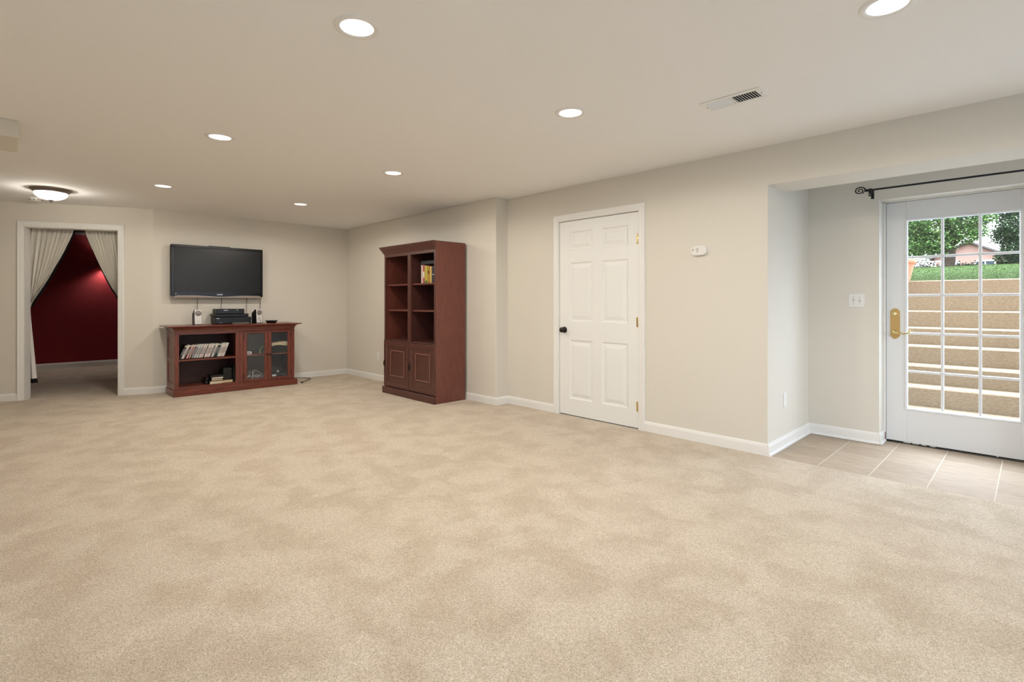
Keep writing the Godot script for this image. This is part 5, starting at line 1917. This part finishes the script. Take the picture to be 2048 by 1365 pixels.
func scatter(called: String, label: String, m: Mesh, n: int, cols: Array, place: Callable, parent: Node3D = self) -> void:
	var mm := MultiMesh.new()
	mm.transform_format = MultiMesh.TRANSFORM_3D
	mm.use_colors = true
	mm.mesh = m
	mm.instance_count = n
	for i in n:
		var t: Transform3D = place.call()
		if parent != self:
			t.origin -= base_of(parent)
		mm.set_instance_transform(i, t)
		var c: Color = cols[rng.randi() % cols.size()]
		c = c * rng.randf_range(0.85, 1.15)
		mm.set_instance_color(i, c.srgb_to_linear())
	var o := MultiMeshInstance3D.new()
	o.multimesh = mm
	var mt := mat(Color.WHITE, 0.6)
	mt.vertex_color_use_as_albedo = true
	mt.backlight_enabled = true
	mt.backlight = Color(0.35, 0.4, 0.2)
	mt.cull_mode = BaseMaterial3D.CULL_DISABLED
	o.material_override = mt
	o.name = called
	o.set_meta("kind", "stuff")
	if label:
		o.set_meta("label", label)
	parent.add_child(o, true)


func tree(called: String, label: String, p: Vector3, r: float, blobs: Array, n: int, cols: Array, leaf: float) -> void:
	var d := thing(called, label, "tree", p, "trees beyond the lawn")
	var b := mb()
	b.tube([p + Vector3(0, -0.1, 0), p + Vector3(0.02, 0.6, 0.05), p + Vector3(-0.05, 1.5, 0.0), p + Vector3(0, 4.0, 0.1)], r * 1.15, 12, r * 0.5)
	obj("trunk", b, M.bark, d)
	for s in blobs:
		b = mb()
		var e := Vector3(p.x + rng.randf_range(-0.4, 0.4), s[1], s[0])
		var st := p + Vector3(0, clampf((s[1] - p.y) * 0.5, 0.5, 3.0), 0)
		b.tube([st, st.lerp(e, 0.5) + Vector3(0, 0.15, 0), e], 0.06, 7, 0.015)
		obj("branch", b, M.bark, d)
	var q := mb()
	# a folded leaf
	var nn := Vector3(0.3, 0.95, 0).normalized()
	var n2 := Vector3(-0.3, 0.95, 0).normalized()
	q.tri(Vector3(0, 0, 0), Vector3(0.42, 0.13, 0.5), Vector3(0, 0, 1.0), n2, n2, n2)
	q.tri(Vector3(0, 0, 0), Vector3(0, 0, 1.0), Vector3(-0.42, 0.13, 0.5), nn, nn, nn)
	var total := 0.0
	for s in blobs:
		total += s[2] * s[2]
	scatter("crown", "", q.mesh(), n, cols, func():
		var pick := rng.randf() * total
		var s: Array = blobs[0]
		for k in blobs:
			s = k
			pick -= k[2] * k[2]
			if pick <= 0.0:
				break
		var dir := Vector3(rng.randfn(), rng.randfn(), rng.randfn()).normalized()
		var lump := 0.82 + 0.18 * sin(dir.x * 7.0 + s[0]) * sin(dir.y * 8.0) * sin(dir.z * 6.0 + s[1])
		var rad: float = s[2] * lump * pow(rng.randf(), 0.28)
		var pos := Vector3(p.x, s[1], s[0]) + dir * rad * Vector3(1.0, 0.85, 1.0)
		pos.y = maxf(pos.y, p.y + 0.06)
		var bas := Basis.from_euler(Vector3(rng.randf_range(-0.9, 0.9), rng.randf() * TAU, rng.randf_range(-0.7, 0.7))).scaled(Vector3.ONE * leaf * rng.randf_range(1.1, 2.1))
		return Transform3D(bas, pos), d)


func shrubs() -> void:
	var q := mb()
	q.tri(Vector3(0, 0, 0), Vector3(0.4, 0.1, 0.5), Vector3(0, 0, 1.0), Vector3.UP, Vector3.UP, Vector3.UP)
	q.tri(Vector3(0, 0, 0), Vector3(0, 0, 1.0), Vector3(-0.4, 0.1, 0.5), Vector3.UP, Vector3.UP, Vector3.UP)
	var spots := [[-2.85, 0.75, 0.36, "low grey-green shrub at the far left edge of the lawn"], [-1.5, 0.5, 0.20, "low dark shrub just right of the broadleaf tree's trunk"]]
	for s in spots:
		var c := Vector3(22.6, 2.28, s[0])
		var d := thing("low_shrub", s[3], "shrub", c, "shrubs behind the lawn")
		var b := mb()
		for k in 5:
			b.tube([c, c + Vector3(0.1 * cos(k * 1.3), s[2] * 0.6, 0.2 * sin(k * 1.3))], 0.012, 6, 0.005)
		obj("stem", b, M.bark, d)
		scatter("foliage", "", q.mesh(), 700, [Color(0.14, 0.20, 0.11), Color(0.22, 0.28, 0.16)], func():
			var dir := Vector3(rng.randfn(), absf(rng.randfn()), rng.randfn()).normalized() * pow(rng.randf(), 0.4)
			return Transform3D(Basis.from_euler(Vector3(rng.randf_range(-0.9, 0.9), rng.randf() * TAU, 0)).scaled(Vector3.ONE * rng.randf_range(0.05, 0.10)), c + dir * Vector3(s[1], s[2], s[1])), d)


func house() -> void:
	# a brick house with white windows and porch rail, far beyond the trees
	var x := 44.0
	var d := thing("brick_house", "pinkish brick house with white windows far behind the trees", "house", Vector3(x + 4.0, 2.4, -3.0))
	var b := mb()
	b.prism(PackedVector2Array([Vector2(-4.7, 2.3), Vector2(-1.3, 2.3), Vector2(-1.3, 4.1), Vector2(-3.0, 5.0), Vector2(-4.7, 4.1)]), Vector3(x, 0, 0), Vector3(0, 0, 1), Vector3.UP, Vector3(8, 0, 0))
	obj("wall", b, M.brick, d)
	for k in [[-4.95, 3.98, -3.0, 5.02], [-3.0, 5.02, -1.05, 3.98]]:
		b = mb()
		b.prism(PackedVector2Array([Vector2(k[0], k[1]), Vector2(k[2], k[3]), Vector2(k[2], k[3] + 0.12), Vector2(k[0], k[1] + 0.12)]), Vector3(x - 0.3, 0, 0), Vector3(0, 0, 1), Vector3.UP, Vector3(8.6, 0, 0))
		obj("roof", b, M.roof, d)
	for w in [[-4.4, 2.75, 1.0, 1.1], [-2.7, 2.75, 1.0, 1.1]]:
		b = mb()
		b.box(Vector3(x - 0.06, w[1], w[0]), Vector3(x + 0.02, w[1] + 0.08, w[0] + w[2]))
		b.box(Vector3(x - 0.06, w[1] + w[3] - 0.08, w[0]), Vector3(x + 0.02, w[1] + w[3], w[0] + w[2]))
		b.box(Vector3(x - 0.06, w[1], w[0]), Vector3(x + 0.02, w[1] + w[3], w[0] + 0.08))
		b.box(Vector3(x - 0.06, w[1], w[0] + w[2] - 0.08), Vector3(x + 0.02, w[1] + w[3], w[0] + w[2]))
		b.box(Vector3(x - 0.05, w[1], w[0] + w[2] * 0.5 - 0.025), Vector3(x + 0.02, w[1] + w[3], w[0] + w[2] * 0.5 + 0.025))
		b.box(Vector3(x - 0.05, w[1] + w[3] * 0.5 - 0.03, w[0]), Vector3(x + 0.02, w[1] + w[3] * 0.5 + 0.03, w[0] + w[2]))
		var win := obj("window", b, M.white, d)
		b = mb()
		b.box(Vector3(x - 0.02, w[1] + 0.05, w[0] + 0.05), Vector3(x + 0.01, w[1] + w[3] - 0.05, w[0] + w[2] - 0.05))
		obj("pane", b, M.window_glass, win)
	d = thing("white_railing", "white porch railing showing under the trees", "railing", Vector3(36.0, 2.4, -4.3))
	b = mb()
	b.box(Vector3(35.96, 3.35, -5.6), Vector3(36.04, 3.43, -2.9))
	obj("rail", b, M.white, d)
	b = mb()
	b.box(Vector3(35.96, 2.75, -5.6), Vector3(36.04, 2.82, -2.9))
	obj("rail", b, M.white, d)
	for k in 10:
		b = mb()
		b.box(Vector3(35.96, 2.42, -5.6 + 0.29 * k), Vector3(36.04, 3.40, -5.52 + 0.29 * k))
		obj("post", b, M.white, d)
